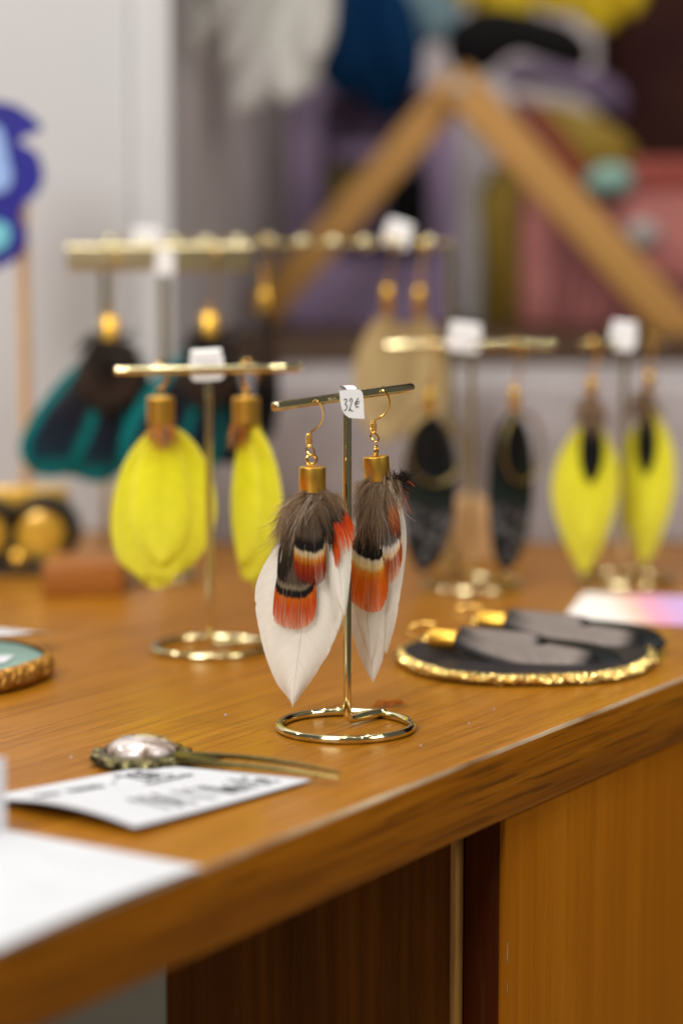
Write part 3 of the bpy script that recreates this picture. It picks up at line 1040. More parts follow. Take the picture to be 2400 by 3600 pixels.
price_tag((0.0680, 0.3680, 0.1455), 0, rrect(0.0180, 0.0145, 0.003, 0), 'white tag on the bar between the dark hoop earrings', None, tilt=6)
price_tag((0.1570, 0.3875, 0.1455), R(-5), rrect(0.0150, 0.0150, 0.004, 0), 'white tag on the stand between the yellow and black earrings', None, tilt=6)

# ------------------------------------------------------------------ earring findings
def coil(g, c, z0, z1, r, n=7):
    pts = []
    k = n * 12
    for i in range(k + 1):
        t = i / k
        rr = r * (0.62 + 0.38 * math.sin(math.pi * t))
        a = 2 * math.pi * n * t
        pts.append((c[0] + rr * math.cos(a), c[1] + rr * math.sin(a), z0 + (z1 - z0) * t))
    g.tube(pts, (z1 - z0) / n * 0.5, 6)

def findings(o, path, loop_c, cap_r, cap_h, wire=0.00042, lean=0.0, tail=None, detailed=True):
    """path: hook wire from the bar down to the coil (local x, y, z); the cap's bottom centre is the local origin"""
    P = smooth_line(path, 40)
    g = G()
    g.tube(P, wire, 8)
    hook = g.build('hook', 'wire_gold', o)
    end = P[-1]
    if detailed:
        g = G()
        coil(g, (end.x, end.y), end.z - 0.0052, end.z, 0.0011)
        g.build('coil', 'wire_gold', hook)
        g = G()
        n = 24
        pts = []
        for i in range(n + 1):
            a = 2 * math.pi * i / n
            rx = 0.00145 * math.sin(a)
            pts.append((end.x + rx + (loop_c[0] - end.x) * (1 - math.cos(a)) / 2, end.y + 0.0002 * math.cos(a), end.z - 0.0050 - 0.0036 * (1 - math.cos(a)) / 2))
        g.tube(pts, wire * 0.95, 8)
        g.build('eye', 'wire_gold', hook)
    g = G()
    n = 20
    g.tube([(loop_c[0] + 0.0005 * math.cos(2 * math.pi * i / n), loop_c[1] + 0.0017 * math.cos(2 * math.pi * i / n) * 0.9, loop_c[2] + 0.0020 * math.sin(2 * math.pi * i / n)) if lean else
            (loop_c[0] + 0.0019 * math.cos(2 * math.pi * i / n), loop_c[1] + 0.0006 * math.cos(2 * math.pi * i / n), loop_c[2] + 0.0019 * math.sin(2 * math.pi * i / n)) for i in range(n)], 0.00058, 8, closed=True)
    g.build('jump_ring', 'wire_gold', o)
    g = G()
    b_ = cap_r
    g.lathe([(b_ * 0.86, 0.0004), (b_ * 0.97, 0.0), (b_, 0.0003), (b_, cap_h - 0.0006), (b_ * 0.985, cap_h - 0.0002), (b_ * 0.93, cap_h), (b_ * 0.3, cap_h + 0.00005)], 40)
    cp = g.build('cap', 'rich_gold', o)
    return cp

# ---- the two white feather earrings in focus.  drawing units: 1568-wide picture, about 5750 units per metre
SL = 5830.0
def q(px, py, ox, oy, s):
    return ((px - ox), (py - oy))

# left one, cap bottom centre at drawing (715,1120)
eL = thing('feather_earring', (-0.01145, -0.0085, 0.0979), 'left white feather earring with dark red and orange bands, hooked on the front stand', 'earring', 'white feather earrings')
OX, OY = 715, 1120
def D(*pts, ox=None, oy=None):
    ox = OX if ox is None else ox
    oy = OY if oy is None else oy
    return [(a - ox, b_ - oy) for a, b_ in pts]
h = lambda x, y, yy=0.0: ((x - OX) / SL, yy, (OY - y) / SL)
cap = findings(eL, [h(733, 925, 0.004), h(722, 905, 0.0028), h(719, 909, -0.0006), h(728, 911, -0.0026), h(737, 922, -0.0026), h(740, 940, -0.002), h(735, 960, -0.0012), h(722, 975, -0.0004), h(707, 986, 0)],
               h(713, 1046), 0.0053, 0.0099)
vane('white_feather', D((706, 1130), (640, 1230), (592, 1315), (580, 1370), (586, 1430), (604, 1510), (630, 1575), (657, 1610)),
     D((712, 1130), (735, 1210), (752, 1300), (757, 1380), (748, 1450), (725, 1520), (690, 1575), (658, 1611)), SL, 'white_vane', eL, 0.0012, 0.002, 0.002, R(-6), fold=0.0004, nt=72, nw=11, notch=[(-1, 0.55, 0.10), (1, 0.88, 0.12)])
vane('white_feather', D((708, 1128), (655, 1230), (620, 1330), (606, 1400), (612, 1480), (632, 1550), (650, 1590), (668, 1623)),
     D((722, 1128), (760, 1210), (783, 1300), (785, 1390), (772, 1450), (750, 1500), (715, 1560), (669, 1624)), SL, 'white_vane', eL, -0.0008, 0.0022, -0.001, R(4), fold=0.0005, nt=72, nw=11, notch=[(1, 0.62, 0.08), (-1, 0.93, 0.25), (1, 0.79, 0.06)])
vane('white_feather', D((715, 1128), (700, 1200), (692, 1290), (698, 1370), (715, 1440), (730, 1495), (742, 1520), (752, 1494)),
     D((725, 1128), (775, 1180), (798, 1240), (801, 1310), (797, 1370), (788, 1410), (775, 1450), (753, 1493)), SL, 'white_vane', eL, 0.0003, 0.0024, 0.0015, R(10), fold=0.0005, nt=72, nw=11, notch=[(1, 0.70, 0.10)])
vane('white_feather', D((720, 1128), (735, 1180), (742, 1250), (750, 1310), (765, 1360), (778, 1390), (784, 1400), (789, 1408)),
     D((726, 1128), (778, 1165), (802, 1205), (806, 1260), (803, 1310), (799, 1350), (795, 1385), (790, 1409)), SL, 'white_vane', eL, -0.0014, 0.0018, -0.0012, R(8), nt=72, nw=11, notch=[(1, 0.60, 0.12)])
fan('banded_feather', (690 - OX, 1160 - OY), D((625, 1392), (627, 1420), (648, 1436), (678, 1441), (704, 1433), (719, 1412), (724, 1385)), SL, 'barb_fan_left', eL, -0.0036, 140, 11, 26, 0.04, ctrl=0.62, wide=2.5)
fan('banded_feather', (712 - OX, 1128 - OY), D((668, 1305), (676, 1322), (700, 1332), (725, 1335), (742, 1322), (746, 1300)), SL, 'barb_mid_left', eL, -0.0050, 110, 12, 26, 0.03, ctrl=0.6)
fan('dark_feather', (695 - OX, 1125 - OY), D((634, 1296), (636, 1318), (648, 1328), (664, 1322), (670, 1308)), SL, 'barb_dark', eL, -0.0046, 60, 13, 16, 0.04, ctrl=0.5)
fan('red_feather', (738 - OX, 1122 - OY), D((768, 1290), (774, 1303), (782, 1278), (792, 1262), (804, 1258), (812, 1228), (810, 1205)), SL, 'barb_side_left', eL, -0.0042, 80, 14, 22, 0.13, ctrl=0.55, lenj=0.12)
fan('dark_feather', (722 - OX, 1125 - OY), D((740, 1225), (750, 1245), (762, 1270), (768, 1240), (766, 1215)), SL, 'barb_dark', eL, -0.0057, 50, 15, 14, 0.25, ctrl=0.5, lenj=0.3)
down('down', [
    (420, (0.000, -0.0030, -0.0003), 0.0026, (-0.12, -0.10, -1.0), 0.26, 0.009, 0.016, 0.3, 0.22),
    (260, (-0.002, -0.0025, -0.0003), 0.0022, (-0.75, -0.10, -0.62), 0.20, 0.010, 0.021, 0.5, 0.55),
    (300, (-0.003, -0.002, -0.003), 0.0024, (-0.62, -0.05, -1.0), 0.20, 0.012, 0.026, 0.4, 0.55),
    (160, (-0.009, -0.002, -0.012), 0.0026, (-0.35, -0.05, -1.0), 0.22, 0.008, 0.018, 0.1, 0.62),
    (220, (0.003, -0.003, -0.0003), 0.0022, (0.75, -0.10, -0.60), 0.18, 0.007, 0.014, 0.7, 0.25),
    (150, (0.004, -0.0035, -0.001), 0.0024, (0.50, -0.15, -1.0), 0.18, 0.009, 0.016, 0.3, 0.25),
    (16, (-0.006, -0.002, -0.004), 0.004, (-0.8, 0, -0.2), 0.4, 0.010, 0.020, 0.5, 0.6),
], 'down_hair', eL, 21, 0.00009)

# right one, cap bottom centre at drawing (868,1103)
SR = 5640.0
OX, OY = 868, 1103
eR = thing('feather_earring', (0.01480, 0.0235, 0.0987), 'right white feather earring with bright orange fan, beside the post of the front stand', 'earring', 'white feather earrings')
h = lambda x, y, yy=0.0: ((x - OX) / SR, yy, (OY - y) / SR)
cap = findings(eR, [h(893, 905, 0.004), h(880, 889, 0.0026), h(872, 893, -0.0006), h(879, 894, -0.0026), h(889, 904, -0.0026), h(894, 922, -0.002), h(890, 942, -0.0012), h(875, 956, -0.0004), h(857, 965, 0)],
               h(864, 1034), 0.0054, 0.0100, lean=1.0)
cap.rotation_euler = (0, R(-5), 0)
vane('white_feather', D((856, 1110), (818, 1180), (800, 1260), (794, 1340), (798, 1420), (817, 1490), (838, 1545), (858, 1579)),
     D((866, 1110), (890, 1200), (905, 1290), (908, 1380), (902, 1440), (888, 1500), (874, 1545), (859, 1580)), SR, 'white_vane', eR, 0.0006, 0.002, 0.0010, R(5), fold=0.0005, nt=72, nw=11, notch=[(-1, 0.66, 0.07), (1, 0.86, 0.10)])
vane('white_feather', D((866, 1108), (848, 1180), (842, 1260), (846, 1340), (858, 1420), (870, 1470), (880, 1500), (890, 1512)),
     D((876, 1106), (912, 1140), (930, 1190), (935, 1250), (930, 1310), (921, 1370), (910, 1440), (891, 1511)), SR, 'white_vane', eR, 0.0018, 0.0022, 0.0010, R(-8), fold=0.0005, nt=72, nw=11, notch=[(1, 0.72, 0.12), (1, 0.50, 0.05)])
vane('white_feather', D((852, 1110), (822, 1170), (808, 1240), (802, 1310), (806, 1370), (820, 1430), (838, 1490), (852, 1530)),
     D((858, 1110), (862, 1200), (866, 1290), (870, 1360), (872, 1410), (868, 1460), (862, 1500), (853, 1530)), SR, 'white_vane', eR, -0.0010, 0.0012, -0.0004, R(2), nt=72, nw=11, notch=[(-1, 0.58, 0.06)])
fan('banded_feather', (864 - OX, 1180 - OY), D((797, 1322), (793, 1345), (800, 1372), (818, 1394), (842, 1407), (866, 1409), (882, 1395), (890, 1365), (892, 1335)), SR, 'barb_fan_right', eR, -0.0034, 150, 31, 30, 0.018, ctrl=0.45, bulge=0.0016, wide=2.8)
fan('banded_feather', (886 - OX, 1120 - OY), D((866, 1320), (874, 1336), (893, 1343), (910, 1330), (920, 1308), (924, 1280)), SR, 'barb_mid_right', eR, -0.0044, 100, 32, 30, 0.03, ctrl=0.6, lenj=0.05)
fan('dark_feather', (858 - OX, 1112 - OY), D((824, 1278), (832, 1292), (850, 1296), (868, 1290), (872, 1270)), SR, 'barb_dark', eR, -0.0048, 70, 33, 26, 0.04, ctrl=0.5)
fan('red_feather', (888 - OX, 1110 - OY), D((894, 1240), (902, 1249), (914, 1246), (922, 1236)), SR, 'barb_side_right', eR, -0.0052, 55, 34, 16, 0.08, ctrl=0.45)
down('down', [
    (420, (0.000, -0.0030, -0.0003), 0.0026, (-0.05, -0.10, -1.0), 0.18, 0.012, 0.024, 0.2, 0.45),
    (260, (-0.002, -0.003, -0.0003), 0.0022, (-0.62, -0.10, -0.75), 0.20, 0.009, 0.017, 0.7, 0.62),
    (280, (-0.002, -0.0035, -0.009), 0.0032, (-0.12, -0.10, -1.0), 0.15, 0.010, 0.022, 0.1, 0.38),
    (180, (0.003, -0.003, -0.0003), 0.0024, (0.42, -0.10, -0.9), 0.15, 0.009, 0.017, 0.5, 0.5),
    (22, (-0.004, -0.002, 0.000), 0.003, (-0.9, 0, 0.1), 0.4, 0.005, 0.011, 0.6, 0.6),
    (10, (-0.006, -0.002, -0.004), 0.003, (-0.5, 0, 0.9), 0.4, 0.010, 0.018, 0.2, 0.6),
    (24, (-0.006, -0.0045, -0.022), 0.003, (-0.6, 0, -0.7), 0.4, 0.006, 0.010, -0.2, 0.3),
], 'down_hair', eR, 22, 0.00009)
down('dark_tuft', [
    (170, h(912, 1104, -0.002), 0.0016, (0.3, -0.1, 0.5), 0.7, 0.003, 0.0075, 0.0),
    (120, h(915, 1112, -0.002), 0.0016, (0.1, -0.1, -0.8), 0.6, 0.003, 0.007, 0.0),
    (25, h(920, 1095, -0.002), 0.0016, (0.9, -0.1, 0.25), 0.5, 0.005, 0.010, 0.2),
], 'dark_hair', eR, 23, 0.00016)
g = G()
for pts in ([(918, 1105), (926, 1120), (930, 1140), (938, 1160), (944, 1178)], [(922, 1112), (926, 1130), (924, 1150), (920, 1166)], [(924, 1098), (934, 1104), (944, 1108), (952, 1116)],
            [(928, 1118), (934, 1130), (937, 1140), (934, 1146)], [(920, 1110), (924, 1128), (926, 1146), (925, 1160)]):
    g.tube(smooth_line([h(a, b_, -0.002) for a, b_ in pts], 14), [0.0004 * (1 - 0.6 * i / 14) for i in range(14)], 5)
g.build('red_wisp', 'red_hair', eR, kind='stuff')

# ------------------------------------------------------------------ earrings out of focus
def simple_hook(o, top, cap_top, wire=0.0006, drop=0.0):
    """top: bar height above the cap's bottom; hook, link and eye"""
    P = smooth_line([(0.004, 0.005, top - 0.006), (0.0005, 0.0035, top + 0.0028), (-0.0005, -0.001, top + 0.003), (0.0028, -0.0035, top - 0.001), (0.003, -0.003, top - 0.006), (0.001, -0.001, cap_top + 0.0055), (0, 0, cap_top + 0.0035)], 30)
    g = G()
    g.tube(P, wire, 7)
    hk = g.build('hook', 'wire_gold', o)
    g = G()
    g.tube([(0.0019 * math.cos(2 * math.pi * i / 16), 0, cap_top + 0.0018 + 0.0022 * math.sin(2 * math.pi * i / 16)) for i in range(16)], 0.0006, 6, closed=True)
    g.build('jump_ring', 'wire_gold', o)

def cap_part(o, r_, hgt, mat='rich_gold'):
    g = G()
    g.lathe([(r_ * 0.9, 0), (r_, 0.0004), (r_, hgt - 0.0005), (r_ * 0.92, hgt), (r_ * 0.3, hgt + 0.0001)], 28)
    return g.build('cap', mat, o)

# yellow pair on the second stand: cap bottom at drawing (370,975), 4862 units per metre
S2 = 4862.0
OX, OY = 370, 978
ye = thing('yellow_earring', (-0.0858, 0.1885, 0.1072), 'broad lemon yellow feather earring hanging face on at left', 'earring', 'lemon yellow feather earrings')
simple_hook(ye, 0.0265, 0.0130)
cap_part(ye, 0.0066, 0.0130)
vane('yellow_feather', D((362, 975), (325, 1010), (290, 1055), (265, 1110), (250, 1180), (249, 1245), (268, 1305), (318, 1345)),
     D((368, 975), (385, 1040), (398, 1110), (405, 1180), (400, 1250), (385, 1300), (360, 1335), (320, 1346)), S2, 'yellow_vane', ye, 0.001, 0.003, 0.002, R(-8), rag=0.01)
vane('yellow_feather', D((366, 975), (340, 1030), (320, 1110), (312, 1190), (315, 1260), (330, 1310), (350, 1345), (392, 1340)),
     D((378, 975), (425, 1000), (465, 1050), (490, 1120), (496, 1190), (478, 1255), (442, 1308), (394, 1340)), S2, 'yellow_vane', ye, -0.001, 0.003, 0.001, R(8), rag=0.01)
vane('yellow_feather', D((364, 978), (325, 1060), (298, 1140), (285, 1220), (290, 1290), (308, 1335), (330, 1362), (350, 1370)),
     D((374, 978), (410, 1050), (428, 1130), (434, 1210), (428, 1280), (408, 1330), (382, 1360), (352, 1371)), S2, 'yellow_vane', ye, 0.004, 0.003, 0.003, 0, rag=0.01)
vane('yellow_feather', D((362, 975), (335, 1020), (312, 1080), (300, 1150), (302, 1210), (318, 1260), (345, 1295), (368, 1302)),
     D((376, 975), (402, 1020), (425, 1080), (436, 1150), (434, 1215), (418, 1265), (395, 1295), (370, 1302)), S2, 'yellow_vane', ye, -0.0035, 0.0035, -0.001, 0, rag=0.01)
down('down', [(160, (0, -0.004, -0.0005), 0.003, (0, -0.2, -1), 0.35, 0.006, 0.012, 0.3)], 'orange_hair', ye, 41, 0.0002)
down('brown_down', [(120, (0.001, -0.0045, -0.0005), 0.003, (0, -0.2, -1), 0.3, 0.006, 0.013, 0.3)], 'down_hair', ye, 42, 0.0002)
ye2 = dup(ye, (-0.0450, 0.184, 0.1074), R(-58), 'lemon yellow feather earring turned edge on beside the front stand')

# teal pair on the tall stand: cap bottom at drawing (258,793)
S3 = 4150.0
OX, OY = 258, 790
te = thing('teal_earring', (-0.1290, 0.394, 0.1345), 'large dark feather earring with teal rims hanging face on at left', 'earring', 'teal rimmed feather earrings')
te.scale = (1.1, 1.0, 1.06)
simple_hook(te, 0.0465, 0.0135)
cap_part(te, 0.0052, 0.0135, 'rich_gold')
vane('teal_feather', D((250, 790), (200, 830), (140, 890), (90, 950), (62, 1010), (66, 1050), (95, 1082), (130, 1086)),
     D((256, 790), (250, 870), (235, 940), (215, 1000), (195, 1040), (175, 1068), (155, 1083), (132, 1086)), S3, 'teal_vane', te, 0.0, 0.003, 0.001, R(-5))
vane('teal_feather', D((254, 790), (225, 870), (200, 950), (180, 1020), (172, 1060), (185, 1088), (205, 1098), (222, 1099)),
     D((262, 790), (290, 860), (300, 940), (298, 1010), (288, 1050), (270, 1082), (245, 1098), (224, 1099)), S3, 'teal_vane', te, 0.002, 0.003, 0.001, 0)
vane('teal_feather', D((258, 790), (262, 870), (262, 950), (265, 1010), (275, 1045), (290, 1065), (305, 1072), (318, 1070)),
     D((266, 790), (320, 840), (345, 900), (352, 960), (350, 1010), (342, 1045), (332, 1064), (319, 1070)), S3, 'black_vane', te, 0.0045, 0.003, 0.001, R(5))
vane('teal_feather', D((250, 790), (170, 850), (110, 920), (78, 985), (82, 1035), (115, 1070), (160, 1086), (200, 1090)),
     D((264, 790), (320, 830), (348, 900), (352, 965), (338, 1020), (305, 1060), (255, 1084), (202, 1090)), S3, 'teal_vane', te, 0.006, 0.003, 0.001, 0)
vane('brown_feather', D((252, 788), (215, 805), (190, 840), (184, 870), (198, 905), (220, 935), (236, 948), (246, 952)),
     D((264, 788), (300, 800), (322, 835), (328, 870), (312, 908), (288, 936), (265, 948), (248, 952)), S3, 'brown_vane', te, -0.004, 0.004, 0.001, 0, rag=0.05)
down('down', [(160, (0, -0.004, 0), 0.003, (-0.8, -0.1, -0.4), 0.35, 0.010, 0.022, 0.8), (160, (0, -0.004, 0), 0.003, (0.8, -0.1, -0.4), 0.35, 0.010, 0.020, 0.8),
              (200, (0, -0.005, 0), 0.003, (0.0, -0.1, -1), 0.35, 0.012, 0.028, 0.2)], 'dark_hair', te, 51, 0.0003)
te2 = dup(te, (-0.0735, 0.398, 0.1365), R(24), 'large dark feather earring with teal rims behind the yellow earrings stand')

# single black earring and beige pair on the gantry
S4 = 3955.0
OX, OY = 610, 690
be = thing('black_earring', (-0.0445, 0.456, 0.1500), 'slim black feather earring with a gold chain on the beaded bar', 'earring')
simple_hook(be, 0.0400, 0.0240, 0.0009)
cap_part(be, 0.0040, 0.0120)
g = G()
for k in range(3):
    z = 0.0140 + k * 0.0040
    g.tube([(0.0022 * math.cos(2 * math.pi * i / 14) * (1 if k % 2 else 0.4), 0.0022 * math.cos(2 * math.pi * i / 14) * (0.4 if k % 2 else 1), z + 0.0030 * math.sin(2 * math.pi * i / 14)) for i in range(14)], 0.0007, 6, closed=True)
g.build('chain', 'wire_gold', be)
vane('black_feather', D((606, 690), (590, 750), (580, 820), (578, 890), (584, 940), (595, 975), (605, 990), (612, 994)),
     D((614, 690), (630, 750), (640, 820), (642, 890), (636, 940), (628, 975), (620, 990), (613, 994)), S4, 'black_vane', be, 0, 0.003)
vane('brown_feather', D((606, 690), (590, 730), (585, 780), (588, 830), (598, 870), (605, 885), (608, 890), (611, 892)),
     D((614, 690), (632, 730), (636, 780), (634, 830), (625, 870), (618, 885), (615, 890), (612, 892)), S4, 'brown_vane', be, -0.003, 0.003)
OX, OY = 893, 705
bg = thing('beige_earring', (0.0270, 0.456, 0.1490), 'rounded beige feather earring at left of the pale pair on the beaded bar', 'earring', 'beige feather earrings')
simple_hook(bg, 0.0415, 0.0150, 0.0008)
cap_part(bg, 0.0036, 0.0150)
vane('beige_feather', D((888, 705), (850, 740), (822, 800), (815, 860), (822, 930), (848, 985), (870, 1005), (885, 1012)),
     D((898, 705), (930, 745), (948, 805), (952, 865), (945, 930), (925, 985), (905, 1005), (886, 1012)), S4, 'beige_vane', bg, 0, 0.004)
vane('beige_feather', D((888, 705), (862, 740), (842, 790), (838, 840), (848, 890), (868, 925), (880, 936), (890, 940)),
     D((898, 705), (918, 740), (932, 790), (935, 840), (925, 890), (908, 925), (900, 936), (891, 940)), S4, 'beige_vane', bg, -0.003, 0.003)
dup(bg, (0.0455, 0.459, 0.1480), R(-22), 'rounded beige feather earring partly behind the other pale one')

# dark hoop pair on the third stand
S5 = 4173.0
OX, OY = 985, 942
ho = thing('hoop_earring', (0.0485, 0.368, 0.0975), 'dark scaled feather earring with gold hoop at left of its stand', 'earring', 'dark hoop feather earrings')
ho.scale = (1.05, 1, 1.0)
simple_hook(ho, 0.0365, 0.0125, 0.0008)
cap_part(ho, 0.0030, 0.0125, 'rich_gold')
g = G()
hr = 0.0170
g.tube([(0.0035 + 0.0145 * math.cos(2 * math.pi * i / 40), -0.003 + 0.004 * math.cos(2 * math.pi * i / 40), -0.0200 + 0.0190 * math.sin(2 * math.pi * i / 40)) for i in range(40)], 0.0010, 8, closed=True)
g.build('hoop', 'dull_gold', ho)
vane('scaled_feather', D((978, 945), (948, 980), (932, 1040), (926, 1110), (926, 1180), (934, 1245), (948, 1290), (970, 1318)),
     D((990, 945), (1022, 980), (1040, 1040), (1044, 1110), (1040, 1180), (1026, 1245), (1006, 1290), (974, 1318)), S5, 'scaled_vane', ho, 0.0, 0.003)
vane('brown_feather', D((981, 945), (960, 985), (948, 1030), (948, 1070), (958, 1095), (970, 1108), (980, 1113), (988, 1115)),
     D((990, 945), (1010, 985), (1022, 1030), (1024, 1070), (1016, 1095), (1006, 1108), (998, 1113), (989, 1115)), S5, 'black_vane', ho, -0.0015, 0.002)
dup(ho, (0.0950, 0.368, 0.0985), R(30), 'dark scaled feather earring with gold hoop turned to the right of its stand')

# yellow and black pair on the far right stand
S6 = 4112.0
OX, OY = 1350, 912
yb = thing('kite_earring', (0.1375, 0.372, 0.1050), 'kite shaped yellow feather earring with black centre, left one at far right', 'earring', 'yellow and black feather earrings')
simple_hook(yb, 0.0300, 0.0110, 0.0009)
cap_part(yb, 0.0030, 0.0110)
vane('yellow_feather', D((1345, 945), (1310, 990), (1280, 1040), (1264, 1100), (1268, 1160), (1290, 1230), (1318, 1290), (1336, 1322)),
     D((1355, 945), (1385, 990), (1408, 1040), (1416, 1100), (1410, 1160), (1388, 1230), (1362, 1290), (1338, 1322)), S6, 'yellow_vane', yb, 0.0, 0.003)
vane('yellow_feather', D((1345, 945), (1318, 1000), (1298, 1060), (1290, 1110), (1298, 1160), (1315, 1210), (1332, 1245), (1345, 1262)),
     D((1355, 945), (1378, 1000), (1394, 1060), (1398, 1110), (1390, 1160), (1374, 1210), (1358, 1245), (1346, 1262)), S6, 'yellow_vane', yb, -0.0025, 0.003)
vane('black_feather', D((1345, 940), (1332, 970), (1326, 1000), (1324, 1030), (1326, 1060), (1334, 1085), (1342, 1098), (1349, 1104)),
     D((1355, 940), (1366, 970), (1374, 1000), (1377, 1030), (1374, 1060), (1366, 1085), (1358, 1098), (1350, 1104)), S6, 'black_vane', yb, -0.005, 0.002)
down('down', [(220, (0, -0.005, -0.001), 0.003, (0, -0.1, -1), 0.3, 0.012, 0.024, 0.2)], 'down_hair', yb, 61, 0.0003)
dup(yb, (0.1730, 0.402, 0.1065), R(-34), 'kite shaped yellow feather earring with black centre, rightmost in the picture')

# ------------------------------------------------------------------ coaster with guinea feather earrings
def glitter_rim(g, r, z0, z1, wob, seed, n=620, m_=11, amp=0.0005):
    rnd = random.Random(seed)
    rows = []
    for i in range(n):
        a = 2 * math.pi * i / n
        row = []
        for k in range(m_):
            t = math.pi * k / (m_ - 1)
            rr = (r * wob(a) - 0.004) + 0.004 * math.sin(t) + rnd.uniform(-amp, amp)
            zz = (z0 + z1) / 2 - (z1 - z0) / 2 * math.cos(t) + rnd.uniform(-amp, amp) * (0.5 if 0 < k < m_ - 1 else 0.15)
            row.append(g.add((rr * math.cos(a), rr * math.sin(a), max(0.0002, zz))))
        rows.append(row)
    for i in range(n):
        A_, B_ = rows[i], rows[(i + 1) % n]
        for k in range(m_ - 1):
            g.f.append((A_[k], B_[k], B_[k + 1]))
            g.f.append((A_[k], B_[k + 1], A_[k + 1]))

wob1 = lambda a: 1 + 0.025 * math.sin(2 * a + 0.5) + 0.018 * math.sin(5 * a)
CC = Vector((0.0855, 0.146, 0))
co = thing('agate_coaster', CC, 'round black coaster with a rough glittering gold rim on the right', 'coaster', 'resin coasters with gilded rims')
g = G()
g.lathe([(0.047, 0.0003), (0.0555, 0.0004), (0.0555, 0.0052), (0.054, 0.0058), (0.02, 0.0058)], 60, wob=wob1)
g.build('disc', 'black_resin', co)
g = G()
glitter_rim(g, 0.0600, 0.0002, 0.0054, wob1, 5, amp=0.0007)
g.build('gilded_rim', 'glitter_gold', co, smooth=False)

def lying_earring(loc, rz, label, seed):
    """lies along local +x, cap at the origin"""
    o = thing('guinea_earring', loc, label, 'earring', 'grey guinea feather earrings lying on the coaster', rz)
    o.rotation_euler = (R(17), R(3), rz)
    o.scale = (1.12, 1.12, 1.12)
    g = G()
    g.lathe([(0.0036, 0), (0.0045, 0.0003), (0.0045, 0.0105), (0.0042, 0.011), (0.001, 0.0111)], 28)
    cp = g.build('cap', 'rich_gold', o)
    cp.rotation_euler = (0, -math.pi / 2, 0)
    cp.location = (0, 0, 0.0046)
    g = G()
    g.tube([(-0.013 + 0.0022 * math.cos(2 * math.pi * i / 16), 0.0022 * math.sin(2 * math.pi * i / 16), 0.0045) for i in range(16)], 0.0007, 6, closed=True)
    g.build('jump_ring', 'wire_gold', o)
    g = G()
    g.tube(smooth_line([(-0.015, 0, 0.0044), (-0.019, 0.003, 0.003), (-0.024, 0.009, 0.0024), (-0.021, 0.016, 0.0022), (-0.014, 0.017, 0.0022)], 24), 0.0005, 7)
    g.build('hook', 'wire_gold', o)
    def lv(name, ln, wd, mat, z, dy, ang):
        g_ = G()
        rows = []
        nt, nw = 22, 9
        for i in range(nt):
            t = i / (nt - 1)
            ww = wd * (math.sin(math.pi * min(1, t * 0.62 + 0.08)) ** 0.8 if t < 0.75 else math.sin(math.pi * 0.545) ** 0.8 * math.sqrt(max(0.0, 1 - ((t - 0.75) / 0.25) ** 2)))
            row = []
            for j in range(nw):
                u = 2 * j / (nw - 1) - 1
                x, y = t * ln, u * ww
                x2, y2 = x * math.cos(ang) - y * math.sin(ang), x * math.sin(ang) + y * math.cos(ang)
                row.append(g_.add((0.0005 + x2, dy + y2, z - 0.0022 * u * u + 0.0035 * (1 - t) * (1 - t) - 0.0005 * t), (u * 0.5 + 0.5, t)))
            rows.append(row)
        for A_, B_ in zip(rows, rows[1:]):
            for j in range(nw - 1):
                g_.f.append((A_[j], B_[j], B_[j + 1], A_[j + 1]))
        return g_.build(name, mat, o)
    lv('black_feather', 0.068, 0.0165, 'black_vane', 0.0030, 0.0, R(2))
    lv('guinea_feather', 0.060, 0.0150, 'guinea_vane', 0.0046, -0.001, R(-3))
    lv('guinea_feather', 0.036, 0.0085, 'guinea_vane', 0.0060, 0.004, R(7))
    return o
lying_earring((0.0530, 0.1370, 0.0072), R(-17), 'grey guinea feather earring on the coaster, nearer the table edge', 1)
lying_earring((0.0780, 0.1820, 0.0078), R(-14), 'grey guinea feather earring on the coaster, farther one behind', 2)

# printed card behind the coaster
g = G()
pts = [(0.112, 0.258, 0.0008), (0.240, 0.228, 0.0008), (0.262, 0.315, 0.0014), (0.132, 0.345, 0.0012)]
g.sheet(pts, 0.0004)
pc = g.build('printed_card', 'print_pink', smooth=False)
ul = pc.data.uv_layers[0].data
for lp, lu in zip(pc.data.loops, ul):
    v = pc.data.vertices[lp.vertex_index].co
    lu.uv = ((v.x - 0.115) / 0.075, 0.5)
tag(pc, 'glossy card fading from white to pink and violet at the right', 'card')

# ------------------------------------------------------------------ left side: teal coaster, papers, goggles, block
wob2 = lambda a: 1 + 0.02 * math.sin(3 * a) + 0.015 * math.sin(7 * a + 1)
tc_ = thing('agate_coaster', (-0.1800, 0.1080, 0), 'round teal coaster with a rough copper rim at the left edge', 'coaster', 'resin coasters with gilded rims')
g = G()
g.lathe([(0.040, 0.0003), (0.0455, 0.0004), (0.0455, 0.0090), (0.044, 0.0098), (0.02, 0.0098)], 60, wob=wob2)
g.build('disc', 'teal_resin', tc_)
g = G()
glitter_rim(g, 0.0500, 0.0002, 0.0105, wob2, 6, 300, 9, 0.0008)
g.build('gilded_rim', 'copper_gold', tc_, smooth=False)
g = G()
g.sheet([(-0.1850, 0.0820, 0.0106), (-0.1480, 0.0900, 0.0106), (-0.1460, 0.1080, 0.0106), (-0.1850, 0.1040, 0.0106)], 0.0003)
tag(g.build('paper_label', 'paper', smooth=False), 'small white paper label lying on the teal coaster', 'label')
g = G()
g.sheet([(-0.2500, 0.1450, 0.0125), (-0.1530, 0.1500, 0.0125), (-0.1440, 0.1680, 0.0105), (-0.1380, 0.1890, 0.0060), (-0.2500, 0.2150, 0.0125)], 0.0005)
tag(g.build('folded_card', 'paper', smooth=False), 'white folded card behind the teal coaster at left', 'card')

